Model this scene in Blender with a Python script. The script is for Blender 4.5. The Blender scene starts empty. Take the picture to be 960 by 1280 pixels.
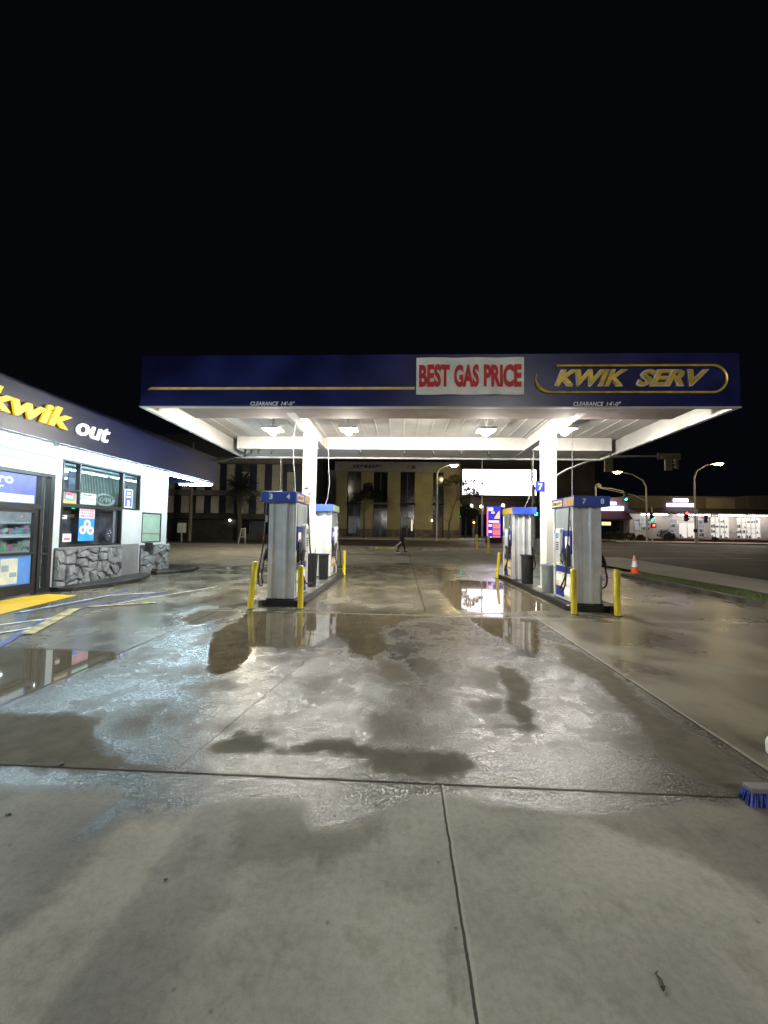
import bpy, bmesh, math, random
import numpy as np
from mathutils import Vector, Matrix
random.seed(7)
R = math.radians
S = bpy.context.scene
COL = S.collection
# light levels
LAMP, TUBE, INNER, SODIUM, BILL, SHOPT, EXPO = 2300., 185., 55., 170., 5.5, 30., .04

# ------------------------------------------------------------------ object helpers
class MB:
    """collects shapes and links them as ONE mesh object"""
    def __init__(s): s.v = []; s.f = []; s.m = []
    def add(s, vs, fs, mi=0):
        b = len(s.v); s.v += [tuple(map(float, v)) for v in vs]
        s.f += [tuple(i + b for i in f) for f in fs]; s.m += [mi] * len(fs); return s
    def box(s, x0, x1, y0, y1, z0, z1, mi=0):
        x0, x1 = min(x0, x1), max(x0, x1); y0, y1 = min(y0, y1), max(y0, y1); z0, z1 = min(z0, z1), max(z0, z1)
        v = [(x0,y0,z0),(x1,y0,z0),(x1,y1,z0),(x0,y1,z0),(x0,y0,z1),(x1,y0,z1),(x1,y1,z1),(x0,y1,z1)]
        return s.add(v, [(0,3,2,1),(4,5,6,7),(0,1,5,4),(1,2,6,5),(2,3,7,6),(3,0,4,7)], mi)
    def prism(s, poly, a, b, axis='z', mi=0):
        """poly: 2D list (ccw), extruded from a to b along axis; for x: (y,z), for y: (x,z), for z: (x,y)"""
        n = len(poly)
        def P(p, t): return {'z': (p[0], p[1], t), 'y': (p[0], t, p[1]), 'x': (t, p[0], p[1])}[axis]
        v = [P(p, a) for p in poly] + [P(p, b) for p in poly]
        f = [tuple(range(n))[::-1], tuple(range(n, 2 * n))] + [(i, (i+1) % n, n + (i+1) % n, n + i) for i in range(n)]
        return s.add(v, f, mi)
    def tube(s, pts, r, n=8, mi=0, caps=True):
        pts = [Vector(p) for p in pts]; rs = r if isinstance(r, (list, tuple)) else [r] * len(pts)
        v = []; up = Vector((0, 0, 1)); last = None
        for i, p in enumerate(pts):
            d = (pts[min(i+1, len(pts)-1)] - pts[max(i-1, 0)]).normalized()
            if last is None:
                a = d.cross(up if abs(d.z) < .95 else Vector((1, 0, 0))).normalized()
            else:
                a = (last - d * last.dot(d)).normalized()
            last = a; b = d.cross(a)
            for k in range(n):
                t = 2 * math.pi * k / n
                v.append(p + (a * math.cos(t) + b * math.sin(t)) * rs[i])
        f = []
        for i in range(len(pts) - 1):
            for k in range(n):
                f.append((i*n + k, i*n + (k+1) % n, (i+1)*n + (k+1) % n, (i+1)*n + k))
        if caps:
            f.append(tuple(range(n))[::-1]); f.append(tuple((len(pts)-1)*n + k for k in range(n)))
        return s.add(v, f, mi)
    def lathe(s, prof, c=(0, 0, 0), n=20, mi=0, sx=1, sy=1):
        v = []; f = []
        for r, z in prof:
            for k in range(n):
                t = 2 * math.pi * k / n
                v.append((c[0] + r * math.cos(t) * sx, c[1] + r * math.sin(t) * sy, c[2] + z))
        m = len(prof)
        for i in range(m - 1):
            for k in range(n):
                f.append((i*n + k, i*n + (k+1) % n, (i+1)*n + (k+1) % n, (i+1)*n + k))
        f.append(tuple(range(n))[::-1]); f.append(tuple((m-1)*n + k for k in range(n)))
        return s.add(v, f, mi)
    def quad(s, a, b, c, d, mi=0): return s.add([a, b, c, d], [(0, 1, 2, 3)], mi)
    def text(s, txt, o, U, V, w, h, depth=.01, shear=0., bold=0., mi=0):
        """lettering fitted to w x h, lower left corner o, along U (reading) and V (up), front face towards U x V"""
        cu = bpy.data.curves.new('t', 'FONT'); cu.body = txt; cu.shear = shear; cu.offset = bold
        cu.extrude = .5; cu.resolution_u = 3
        ob = bpy.data.objects.new('t', cu); COL.objects.link(ob)
        bpy.context.view_layer.update()
        me = bpy.data.meshes.new_from_object(ob.evaluated_get(bpy.context.evaluated_depsgraph_get()))
        v = np.array([tuple(q.co) for q in me.vertices]); fs = [tuple(p.vertices) for p in me.polygons]
        bpy.data.objects.remove(ob); bpy.data.curves.remove(cu); bpy.data.meshes.remove(me)
        lo = v.min(0); hi = v.max(0)
        U = Vector(U).normalized(); V = Vector(V).normalized(); N = U.cross(V); o = Vector(o)
        out = []
        for q in v:
            t = (q - lo) / (hi - lo)
            out.append(o + U * (t[0] * w) + V * (t[1] * h) + N * (t[2] * depth))
        return s.add(out, fs, mi)
    def build(s, name, mats, parent=None, bevel=0, smooth=False, at=None):
        base = Vector((0, 0, 0)); p = parent
        while p is not None: base += p.location; p = p.parent
        loc = Vector(at) if at is not None else Vector((0, 0, 0))
        off = base + loc
        me = bpy.data.meshes.new(name)
        me.from_pydata([Vector(v) - off for v in s.v], [], s.f); me.validate()
        for m in (mats if isinstance(mats, (list, tuple)) else [mats]): me.materials.append(m)
        if len(me.polygons) == len(s.m): me.polygons.foreach_set('material_index', s.m)
        bm = bmesh.new(); bm.from_mesh(me)
        if bevel:
            bmesh.ops.remove_doubles(bm, verts=bm.verts, dist=1e-5)
            bmesh.ops.recalc_face_normals(bm, faces=bm.faces)
            ed = [e for e in bm.edges if len(e.link_faces) == 2 and e.calc_face_angle(0) > .5]
            bmesh.ops.bevel(bm, geom=ed, offset=bevel, segments=2, affect='EDGES', profile=.6, clamp_overlap=True)
        else:
            bmesh.ops.recalc_face_normals(bm, faces=bm.faces)
        bm.to_mesh(me); bm.free()
        if smooth:
            for p in me.polygons: p.use_smooth = True
            try: me.set_sharp_from_angle(angle=R(40))
            except Exception: pass
        o = bpy.data.objects.new(name, me); COL.objects.link(o)
        if parent is not None: o.parent = parent
        o.location = loc
        return o

def empty(name, loc):
    o = bpy.data.objects.new(name, None); COL.objects.link(o); o.location = loc; o.empty_display_size = .2; return o
def tag(o, label=None, cat=None, group=None, kind=None):
    if label: o['label'] = label
    if cat: o['category'] = cat
    if group: o['group'] = group
    if kind: o['kind'] = kind
    return o
def thing(name, loc, label, cat, group=None): return tag(empty(name, loc), label, cat, group)
def copy_tree(o, parent=None):
    c = o.copy(); COL.objects.link(c); c.parent = parent
    for ch in list(o.children): copy_tree(ch, c)
    return c

# ------------------------------------------------------------------ materials
def new_mat(name):
    m = bpy.data.materials.new(name); m.use_nodes = True
    nt = m.node_tree; return m, nt, nt.nodes['Principled BSDF']
def L(nt, a, b): nt.links.new(a, b)
def node(nt, t, **kw):
    n = nt.nodes.new(t)
    for k, v in kw.items():
        if k.startswith('i_'): n.inputs[k[2:].replace('_', ' ')].default_value = v
        else: setattr(n, k, v)
    return n
def math_(nt, op, a, b=None, c=None, clamp=False):
    n = nt.nodes.new('ShaderNodeMath'); n.operation = op; n.use_clamp = clamp
    for i, x in enumerate((a, b, c)):
        if x is None: continue
        if isinstance(x, (int, float)): n.inputs[i].default_value = x
        else: nt.links.new(x, n.inputs[i])
    return n.outputs[0]
def mixc(nt, fac, a, b, mode='MIX'):
    n = nt.nodes.new('ShaderNodeMix'); n.data_type = 'RGBA'; n.blend_type = mode
    for s, x in ((n.inputs[0], fac), (n.inputs[6], a), (n.inputs[7], b)):
        if isinstance(x, (int, float)): s.default_value = x
        elif isinstance(x, (tuple, list)): s.default_value = (*x[:3], 1)
        else: nt.links.new(x, s)
    return n.outputs[2]
def mixf(nt, fac, a, b):
    n = nt.nodes.new('ShaderNodeMix'); n.data_type = 'FLOAT'
    for s, x in ((n.inputs[0], fac), (n.inputs[2], a), (n.inputs[3], b)):
        if isinstance(x, (int, float)): s.default_value = x
        else: nt.links.new(x, s)
    return n.outputs[0]
def mrange(nt, v, a, b, c=0., d=1., smooth=True):
    n = nt.nodes.new('ShaderNodeMapRange'); n.interpolation_type = 'SMOOTHSTEP' if smooth else 'LINEAR'
    nt.links.new(v, n.inputs[0])
    for i, x in enumerate((a, b, c, d)): n.inputs[1 + i].default_value = x
    return n.outputs[0]
def noise(nt, scale, detail=4, rough=.55, vec=None, dist=0.):
    n = nt.nodes.new('ShaderNodeTexNoise'); n.inputs['Scale'].default_value = scale
    n.inputs['Detail'].default_value = detail; n.inputs['Roughness'].default_value = rough; n.inputs['Distortion'].default_value = dist
    if vec is not None: nt.links.new(vec, n.inputs['Vector'])
    return n.outputs['Fac']
def objco(nt):
    return nt.nodes.new('ShaderNodeTexCoord').outputs['Object']
def M(name, col, rough=.5, metal=0., var=.12, scale=3., bump=0., bscale=40., spec=.5, streak=False):
    """painted / moulded surface with a little dirt and wear"""
    m, nt, b = new_mat(name)
    co = objco(nt)
    if streak:
        mp = node(nt, 'ShaderNodeMapping'); mp.inputs['Scale'].default_value = (1, 1, .15); L(nt, co, mp.inputs['Vector']); co2 = mp.outputs[0]
    else: co2 = co
    n1 = noise(nt, scale, 6, .6, co2)
    lo = tuple(c * (1 - var * 1.6) for c in col); hi = tuple(min(1, c * (1 + var)) for c in col)
    L(nt, mixc(nt, mrange(nt, n1, .3, .7), lo, hi), b.inputs['Base Color'])
    L(nt, mixf(nt, n1, max(.02, rough - .1), min(1, rough + .12)), b.inputs['Roughness'])
    b.inputs['Metallic'].default_value = metal; b.inputs['Specular IOR Level'].default_value = spec
    if bump:
        bp = node(nt, 'ShaderNodeBump', i_Strength=.5, i_Distance=bump); L(nt, noise(nt, bscale, 5, .6, co), bp.inputs['Height']); L(nt, bp.outputs[0], b.inputs['Normal'])
    return m
def E(name, col, strength, base=(.8, .8, .8)):
    m, nt, b = new_mat(name)
    b.inputs['Base Color'].default_value = (*base, 1); b.inputs['Roughness'].default_value = .4
    b.inputs['Emission Color'].default_value = (*col, 1); b.inputs['Emission Strength'].default_value = strength
    return m
def GLASS(name, tint=(.9, .95, .95), refl=.12):
    m, nt, b = new_mat(name)
    out = nt.nodes['Material Output']
    t = node(nt, 'ShaderNodeBsdfTransparent'); t.inputs[0].default_value = (*tint, 1)
    g = node(nt, 'ShaderNodeBsdfGlossy'); g.inputs['Roughness'].default_value = .02
    fr = node(nt, 'ShaderNodeLayerWeight'); fr.inputs[0].default_value = .5
    mx = node(nt, 'ShaderNodeMixShader'); L(nt, math_(nt, 'MULTIPLY_ADD', math_(nt, 'POWER', fr.outputs['Facing'], 4.), .55, refl * .5, clamp=True), mx.inputs[0])
    L(nt, t.outputs[0], mx.inputs[1]); L(nt, g.outputs[0], mx.inputs[2]); L(nt, mx.outputs[0], out.inputs[0])
    return m

white_paint = M('white_paint', (.74, .75, .72), .45, var=.07, scale=1.2)
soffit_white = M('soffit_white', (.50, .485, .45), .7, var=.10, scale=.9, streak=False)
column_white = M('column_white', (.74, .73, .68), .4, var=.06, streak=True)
navy = M('navy_fascia', (.013, .0165, .100), .32, var=.25, scale=1.2)
store_navy = M('store_fascia', (.006, .011, .050), .38, var=.15, scale=1.0)
gold = M('gold_letter', (.78, .54, .09), .3, metal=.25, var=.2, scale=4)
gold_paint = M('gold_stripe', (.80, .56, .15), .45, var=.15)
letter_white = M('letter_white', (.84, .84, .82), .5, var=.05)
letter_red = M('letter_red', (.56, .022, .028), .6, var=.12)
banner_cloth = M('banner_cloth', (.84, .84, .78), .7, var=.10, scale=2.5)
yellow_paint = M('bollard_yellow', (.76, .59, .03), .38, var=.30, scale=9, streak=True)
kerb_black = M('kerb_black', (.018, .017, .016), .35, var=.3, scale=4, bump=.004)
alu = M('brushed_aluminium', (.58, .595, .61), .36, metal=.2, var=.09, scale=2.2)
alu_light = M('pale_steel_panel', (.58, .60, .61), .4, metal=.2, var=.08, streak=True)
topper_navy = M('topper_navy', (.03, .065, .36), .35, var=.12)
topper_blue = M('topper_blue', (.045, .10, .62), .4, var=.10)
blue_panel = M('blue_panel', (.02, .03, .22), .4, var=.1)
rubber = M('black_rubber', (.012, .012, .013), .45, var=.2)
plastic_black = M('black_plastic', (.02, .02, .021), .4, var=.2)
plastic_grey = M('grey_plastic', (.21, .24, .25), .45, var=.12, streak=True)
chrome = M('worn_chrome', (.65, .65, .65), .2, metal=.9, var=.1)
sign_yellow = M('sign_yellow', (.62, .40, .06), .5, var=.12)
pale_green = M('faded_green', (.32, .42, .24), .5, var=.15)
panel_cream = M('panel_cream', (.62, .56, .40), .5, var=.25, scale=9)
dark_frame = M('dark_bronze_frame', (.022, .02, .02), .35, var=.15)
# ------------------------------------------------------------------ the ground
def gz(x, y):
    """the street behind the lot climbs a little"""
    t = min(1, max(0, (y - 26) / 22)); return .78 * t * t * (3 - 2 * t)
PUD = [
  [(-2.22,4.44),(-2.06,4.31),(-1.92,4.38),(-1.84,4.75),(-1.96,5.34),(-1.22,5.45),(-1.01,6.00),(-0.76,5.81),(-0.64,5.25),(-0.35,4.99),(-0.19,4.80),(-0.24,5.39),(0.25,5.86),(0.72,5.58),(0.97,5.93),(0.98,7.01),(1.89,8.03),(0.92,7.69),(-0.63,7.66),(-1.63,7.61),(-2.94,7.60),(-2.82,6.86),(-2.86,6.04),(-2.57,5.17)],
  [(2.28,6.06),(2.50,5.47),(2.54,4.89),(2.39,3.99),(2.40,3.52),(2.44,3.05),(2.40,2.75),(2.15,2.63),(1.96,2.66),(1.95,2.84),(1.93,3.13),(2.05,3.53),(2.16,4.52),(2.02,5.00)],
  [(1.23,7.67),(1.95,7.91),(2.48,7.25),(1.89,5.45),(1.69,5.28),(1.58,5.99),(1.34,6.60)],
  [(1.19,4.95),(1.38,4.79),(1.41,4.33),(1.29,3.90),(1.20,3.89),(1.18,3.47),(1.01,3.17),(0.98,3.53),(0.98,3.87),(1.09,4.08),(1.07,4.55)],
  [(-1.36,2.88),(-1.33,3.01),(-1.26,3.17),(-1.12,3.10),(-0.91,2.96),(-0.81,2.90),(-0.75,2.97),(-0.61,3.08),(-0.39,3.06),(-0.36,3.08),(-0.19,3.00),(0.14,2.99),(0.39,3.00),(0.53,2.81),(0.35,2.66),(-0.02,2.67),(-0.26,2.79),(-0.22,2.86),(-0.48,2.87),(-0.85,2.85),(-1.14,2.86)],
  [(-3.58,3.24),(-3.17,3.29),(-2.86,3.34),(-2.52,3.25),(-2.41,3.08),(-2.16,2.84),(-1.84,2.67),(-1.47,2.61),(-1.84,2.59),(-2.82,2.57)],
  [(-5.48,4.99),(-4.81,5.01),(-4.06,4.98),(-3.54,4.94),(-3.42,4.89),(-3.50,4.17),(-3.53,3.93),(-3.58,3.64),(-3.60,3.31)],
  [(-3.87,6.74),(-3.93,7.60),(-3.56,7.84),(-3.17,7.69),(-3.09,7.16),(-3.39,6.45)],
  [(-0.28,5.03),(0.05,4.82),(0.19,4.35),(-0.09,4.26),(-0.24,4.50)],
]
WET = [
  [(-3.39,2.70),(-2.92,2.35),(-2.46,2.40),(-2.22,2.39),(-2.02,2.39),(-1.82,2.43),(-1.67,2.37),(-1.68,2.26),(-1.67,2.17),(-1.67,2.02),(-1.61,2.07),(-1.55,2.17),(-1.57,2.23),(-1.38,2.19),(-1.37,2.28),(-1.22,2.22),(-1.07,2.35),(-0.85,2.40),(-0.53,2.38),(-0.44,2.19),(-0.31,2.21),(-0.08,2.32),(0.06,2.44),(0.40,2.50),(0.54,2.44),(0.90,2.41),(1.22,2.41),(1.44,2.48),(1.86,2.55),(2.28,2.60),(2.98,2.64),(3.39,3.00),(-2.94,2.84)],
]
DMP = [
  [(0.63,2.45),(1.02,2.37),(1.16,2.29),(1.26,2.18),(1.40,2.15),(1.53,2.06),(1.63,1.96),(1.65,1.90),(1.87,1.73),(3.16,2.89),(0.70,2.72)],
  [(-0.82,1.91),(-0.57,1.95),(-0.34,2.01),(-0.07,2.10),(-0.08,2.33),(-0.55,2.37),(-0.90,2.28)],
  [(0.19,1.63),(0.25,1.69),(0.26,1.57),(0.25,1.47),(0.22,1.42),(0.18,1.47)],
]

def sdf(P, polys):
    best = np.full(len(P), -9.)
    for poly in polys:
        q = np.array(poly); n = len(q); d = np.full(len(P), 1e9); ins = np.zeros(len(P), bool)
        for i in range(n):
            a = q[i]; b = q[(i + 1) % n]; e = b - a
            t = np.clip(((P - a) @ e) / (e @ e + 1e-12), 0, 1)
            d = np.minimum(d, np.linalg.norm(P - a - t[:, None] * e, axis=1))
            c = (a[1] > P[:, 1]) != (b[1] > P[:, 1])
            with np.errstate(divide='ignore', invalid='ignore'):
                xi = (b[0] - a[0]) * (P[:, 1] - a[1]) / (b[1] - a[1] + 1e-12) + a[0]
            ins ^= c & (P[:, 0] < xi)
        best = np.maximum(best, np.where(ins, d, -d))
    return best
def lines(spec):
    out = []
    for a, b, st in spec: out += list(np.arange(a, b - 1e-6, st))
    out.append(spec[-1][1]); return np.array(out)
def sheet(name, xs, ys, zf, mat):
    X, Y = np.meshgrid(xs, ys); n, m = X.shape
    v = np.stack([X.ravel(), Y.ravel(), np.array([zf(a, b) for a, b in zip(X.ravel(), Y.ravel())])], 1)
    i = np.arange(n * m).reshape(n, m)
    f = np.stack([i[:-1, :-1].ravel(), i[:-1, 1:].ravel(), i[1:, 1:].ravel(), i[1:, :-1].ravel()], 1)
    me = bpy.data.meshes.new(name); me.from_pydata(v.tolist(), [], f.tolist()); me.materials.append(mat)
    for p in me.polygons: p.use_smooth = True
    o = bpy.data.objects.new(name, me); COL.objects.link(o); return o, v

def concrete_mat():
    m, nt, b = new_mat('wet_concrete')
    geo = node(nt, 'ShaderNodeNewGeometry'); pos = geo.outputs['Position']
    sep = node(nt, 'ShaderNodeSeparateXYZ'); L(nt, pos, sep.inputs[0]); X, Y = sep.outputs[0], sep.outputs[1]
    at = lambda n: node(nt, 'ShaderNodeAttribute', attribute_name=n).outputs['Fac']
    dul = at('dull'); pud, wet, dmp, spk = at('puddle'), at('wet'), at('damp'), at('spark')
    nA = noise(nt, 5., 8, .65, pos); nB = noise(nt, 1.1, 3, .5, pos); nC = noise(nt, .35, 4, .5, pos)
    nF = noise(nt, 28., 6, .7, pos)
    jit = math_(nt, 'ADD', math_(nt, 'MULTIPLY', math_(nt, 'SUBTRACT', nA, .5), .34), math_(nt, 'MULTIPLY', math_(nt, 'SUBTRACT', nF, .5), .06))
    nE = noise(nt, 4.2, 6, .65, pos)
    jit = math_(nt, 'ADD', jit, math_(nt, 'MULTIPLY', math_(nt, 'SUBTRACT', noise(nt, 12., 5, .7, pos), .5), .16))
    jit2 = math_(nt, 'MULTIPLY', jit, .55)
    mp = mrange(nt, math_(nt, 'ADD', pud, jit), -.07, .05)
    mw = mrange(nt, math_(nt, 'ADD', wet, jit2), -.10, .07)
    nD = noise(nt, 1.7, 7, .62, pos, .4)
    ml = mrange(nt, math_(nt, 'ADD', dul, jit), -.08, .06)
    blot = math_(nt, 'MULTIPLY', mrange(nt, math_(nt, 'ADD', math_(nt, 'MULTIPLY', nD, .7), math_(nt, 'MULTIPLY', nE, .3)), .38, .56, 1., 0.), .8)
    ml = math_(nt, 'MAXIMUM', ml, math_(nt, 'MULTIPLY', math_(nt, 'MULTIPLY', blot, mrange(nt, wet, .25, .6)), mrange(nt, spk, .2, .6)))
    md = mrange(nt, math_(nt, 'ADD', dmp, jit2), -.05, .05)
    # tones
    dry = mixc(nt, mrange(nt, nB, .3, .7), (.255, .244, .213), (.385, .37, .322))
    dry = mixc(nt, mrange(nt, nF, .35, .75), dry, mixc(nt, 1., dry, (.80, .79, .77), 'MULTIPLY'))
    wetc = mixc(nt, mrange(nt, nB, .3, .7), (.058, .055, .048), (.104, .099, .086))
    wetc = mixc(nt, mrange(nt, nC, .3, .75), wetc, mixc(nt, 1., wetc, (.80, .78, .72), 'MULTIPLY'))
    wetc = mixc(nt, mrange(nt, spk, .05, .6), mixc(nt, 1., wetc, (1.75, 1.68, 1.5), 'MULTIPLY'), wetc)
    speck = mixf(nt, mrange(nt, spk, .1, .5), 1., mrange(nt, noise(nt, 58., 2, .7, pos), .38, .62, .25, 1.75))
    pudc = mixc(nt, mrange(nt, nA, .3, .7), (.088, .072, .045), (.125, .105, .07))
    c = mixc(nt, md, dry, mixc(nt, 1., dry, (.62, .61, .58), 'MULTIPLY'))
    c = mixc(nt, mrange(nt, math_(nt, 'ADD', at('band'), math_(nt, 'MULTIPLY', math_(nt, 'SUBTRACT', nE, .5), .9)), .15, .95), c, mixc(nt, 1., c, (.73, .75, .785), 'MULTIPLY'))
    c = mixc(nt, mw, c, wetc)
    c = mixc(nt, ml, c, mixc(nt, mrange(nt, nA, .3, .7), (.082, .073, .053), (.118, .105, .082)))
    c = mixc(nt, mp, c, pudc)
    stain = mrange(nt, nE, .50, .72)
    c = mixc(nt, math_(nt, 'MULTIPLY', stain, .6), c, mixc(nt, 1., c, (.62, .60, .56), 'MULTIPLY'))
    v2 = node(nt, 'ShaderNodeTexVoronoi'); v2.inputs['Scale'].default_value = 5.5; L(nt, pos, v2.inputs['Vector'])
    c = mixc(nt, math_(nt, 'MULTIPLY', mrange(nt, v2.outputs['Distance'], .02, .07, 1., 0.), .75), c, mixc(nt, 1., c, (.5, .49, .46), 'MULTIPLY'))
    gr = mrange(nt, noise(nt, 230., 3, .8, pos), .3, .75, 0., 1.)
    c = mixc(nt, math_(nt, 'MULTIPLY', gr, .5), c, mixc(nt, 1., c, (.66, .65, .63), 'MULTIPLY'))
    # stains: small dark spots of gum and oil
    vo = node(nt, 'ShaderNodeTexVoronoi'); vo.inputs['Scale'].default_value = 1.35; L(nt, pos, vo.inputs['Vector'])
    sp = mrange(nt, vo.outputs['Distance'], .018, .035, 1., 0.)
    c = mixc(nt, math_(nt, 'MULTIPLY', sp, .75), c, (.03, .028, .025))
    # joints between the slabs
    wob = math_(nt, 'MULTIPLY', math_(nt, 'SUBTRACT', nA, .5), .02)
    def joint(axis, val, lo, hi, w):
        a, o = (X, Y) if axis == 'x' else (Y, X)
        d = math_(nt, 'ABSOLUTE', math_(nt, 'ADD', math_(nt, 'SUBTRACT', a, val), wob))
        k = mrange(nt, d, w * .5, w, 1., 0.)
        r = math_(nt, 'MULTIPLY', math_(nt, 'GREATER_THAN', o, lo), math_(nt, 'LESS_THAN', o, hi))
        return math_(nt, 'MULTIPLY', k, r)
    js = [joint('x', .27, -9, 2.6, .008), joint('y', 2.6, -30, 30, .014), joint('x', -3.56, 2.6, 7.65, .018), joint('x', 2.54, 2.6, 8.3, .016),
          joint('y', 5.0, -12, -3.56, .016), joint('x', -3.3, -9, 2.6, .012), joint('x', 4.2, -9, 2.6, .012), joint('y', 16., -14, 8, .03), joint('x', .5, 8., 26, .02)]
    dcr = math_(nt, 'ABSOLUTE', math_(nt, 'ADD', math_(nt, 'SUBTRACT', X, math_(nt, 'MULTIPLY_ADD', Y, .144, -1.857)), math_(nt, 'MULTIPLY', wob, 1.6)))
    js.append(math_(nt, 'MULTIPLY', math_(nt, 'MULTIPLY', mrange(nt, dcr, .004, .012, .75, 0.), math_(nt, 'GREATER_THAN', Y, 2.65)), math_(nt, 'LESS_THAN', Y, 5.0)))
    J = js[0]
    for q in js[1:]: J = math_(nt, 'MAXIMUM', J, q)
    c = mixc(nt, math_(nt, 'MULTIPLY', J, .85), c, (.022, .02, .016))
    lip = math_(nt, 'MAXIMUM', joint('y', 7.62, -4.5, 12, .05), math_(nt, 'MAXIMUM', joint('x', .284, -9, 2.6, .009), joint('x', 2.565, 2.6, 8., .022)))
    c = mixc(nt, math_(nt, 'MULTIPLY', lip, .45), c, (.36, .34, .28))
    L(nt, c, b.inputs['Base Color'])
    # gloss of the water film
    smooth = math_(nt, 'ADD', math_(nt, 'MULTIPLY', mrange(nt, nB, .25, .75), .20), .13)
    smooth = math_(nt, 'ADD', smooth, math_(nt, 'MULTIPLY', math_(nt, 'GREATER_THAN', X, 2.55), .10))
    rwet = mixf(nt, spk, smooth, mixf(nt, mrange(nt, nB, .3, .7), .13, .20))
    r = mixf(nt, mw, mixf(nt, md, .82, .6), rwet)
    r = mixf(nt, ml, r, .68)
    r = mixf(nt, mp, r, .035)
    r = math_(nt, 'MAXIMUM', r, math_(nt, 'MULTIPLY', J, .6))
    L(nt, r, b.inputs['Roughness'])
    L(nt, math_(nt, 'MULTIPLY', mixf(nt, ml, mixf(nt, mw, .12, math_(nt, 'MULTIPLY', speck, .46)), .05), math_(nt, 'SUBTRACT', 1., math_(nt, 'MULTIPLY', J, .95))), b.inputs['Specular IOR Level'])
    b.inputs['IOR'].default_value = 1.45
    # relief
    h = math_(nt, 'ADD', noise(nt, 62., 2, .6, pos), math_(nt, 'MULTIPLY', noise(nt, 135., 2, .6, pos), .5))
    amt = math_(nt, 'MULTIPLY', mixf(nt, mw, .35, mixf(nt, spk, .06, 1.)), math_(nt, 'SUBTRACT', 1., math_(nt, 'MULTIPLY', math_(nt, 'MAXIMUM', mp, math_(nt, 'MULTIPLY', ml, .75)), .985)))
    bp = node(nt, 'ShaderNodeBump', i_Distance=.0046); L(nt, h, bp.inputs['Height']); L(nt, math_(nt, 'MULTIPLY', amt, .8), bp.inputs['Strength'])
    bp2 = node(nt, 'ShaderNodeBump', i_Distance=.05); L(nt, mixf(nt, mp, .12, .012), bp2.inputs['Strength'])
    L(nt, math_(nt, 'SUBTRACT', math_(nt, 'MULTIPLY', noise(nt, 2.2, 3, .5, pos), .5), math_(nt, 'MULTIPLY', J, .3)), bp2.inputs['Height']); L(nt, bp.outputs[0], bp2.inputs['Normal'])
    L(nt, bp2.outputs[0], b.inputs['Normal'])
    return m
def asphalt_mat(name, col, rough, film=.5):
    m, nt, b = new_mat(name)
    pos = node(nt, 'ShaderNodeNewGeometry').outputs['Position']
    n1 = noise(nt, .25, 6, .6, pos); n2 = noise(nt, 18, 5, .7, pos)
    c = mixc(nt, mrange(nt, n1, .3, .7), tuple(q * .7 for q in col), tuple(q * 1.25 for q in col))
    c = mixc(nt, mrange(nt, n2, .3, .8), c, mixc(nt, 1., c, (.7, .7, .7), 'MULTIPLY'))
    L(nt, c, b.inputs['Base Color']); L(nt, mixf(nt, mrange(nt, n1, .35, .65), rough * (1 - film), rough), b.inputs['Roughness'])
    bp = node(nt, 'ShaderNodeBump', i_Distance=.01, i_Strength=.5); L(nt, n2, bp.inputs['Height']); L(nt, bp.outputs[0], b.inputs['Normal'])
    return m
concrete = concrete_mat()
asphalt = asphalt_mat('asphalt', (.055, .050, .042), .75, .25)
walk_concrete = asphalt_mat('pavement_concrete', (.40, .375, .32), .8, .3)
pale_kerb = M('pale_kerb', (.42, .40, .35), .7, var=.15, scale=2)

gx = lines([(-400, -100, 50), (-100, -30, 10), (-30, 60, 3), (60, 120, 10), (120, 400, 40)])
gy = lines([(-60, 20, 10), (20, 60, 2), (60, 120, 10), (120, 500, 40)])
o, _ = sheet('road', gx, gy, lambda x, y: gz(x, y) - .03, asphalt); tag(o, kind='structure')
fx = lines([(-26, -9, 1.), (-9, -4, .2), (-4, 4, .06), (4, 9.8, .2)]); fy = lines([(-5, .9, .3), (.9, 8.4, .05), (8.4, 20, .25), (20, 34, .5)])
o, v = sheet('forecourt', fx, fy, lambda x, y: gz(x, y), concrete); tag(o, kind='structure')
P2 = v[:, :2]
far = P2[:, 1]
att = {'puddle': sdf(P2, [[(-2.22,4.44),(-2.06,4.31),(-1.92,4.38),(-1.84,4.75),(-1.96,5.34),(-1.22,5.45),(-1.01,6.00),(-0.76,5.81),(-0.64,5.25),(-0.35,4.99),(-.2,5.6),(-.35,6.6),(.1,7.2),(.9,7.66),(-0.63,7.66),(-1.63,7.61),(-2.94,7.60),(-2.82,6.86),(-2.86,6.04),(-2.57,5.17)], PUD[2], PUD[6], [(1.05, 11.2), (1.55, 13.), (2.2, 13.3), (3.25, 12.9), (3.36, 9.6), (3.1, 8.4), (1.6, 8.0), (1.15, 8.2)]]), 'dull': sdf(P2, [PUD[i] for i in (1, 3, 4, 5, 7, 8)]), 'wet': np.maximum(sdf(P2, WET), np.where(P2[:, 1] > 2.6, np.minimum(P2[:, 1] - 2.6, 1.), -9)), 'damp': sdf(P2, DMP)}
x, y = P2[:, 0], P2[:, 1]
ss = lambda t: np.clip(t, 0, 1) ** 2 * (3 - 2 * np.clip(t, 0, 1))
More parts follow.
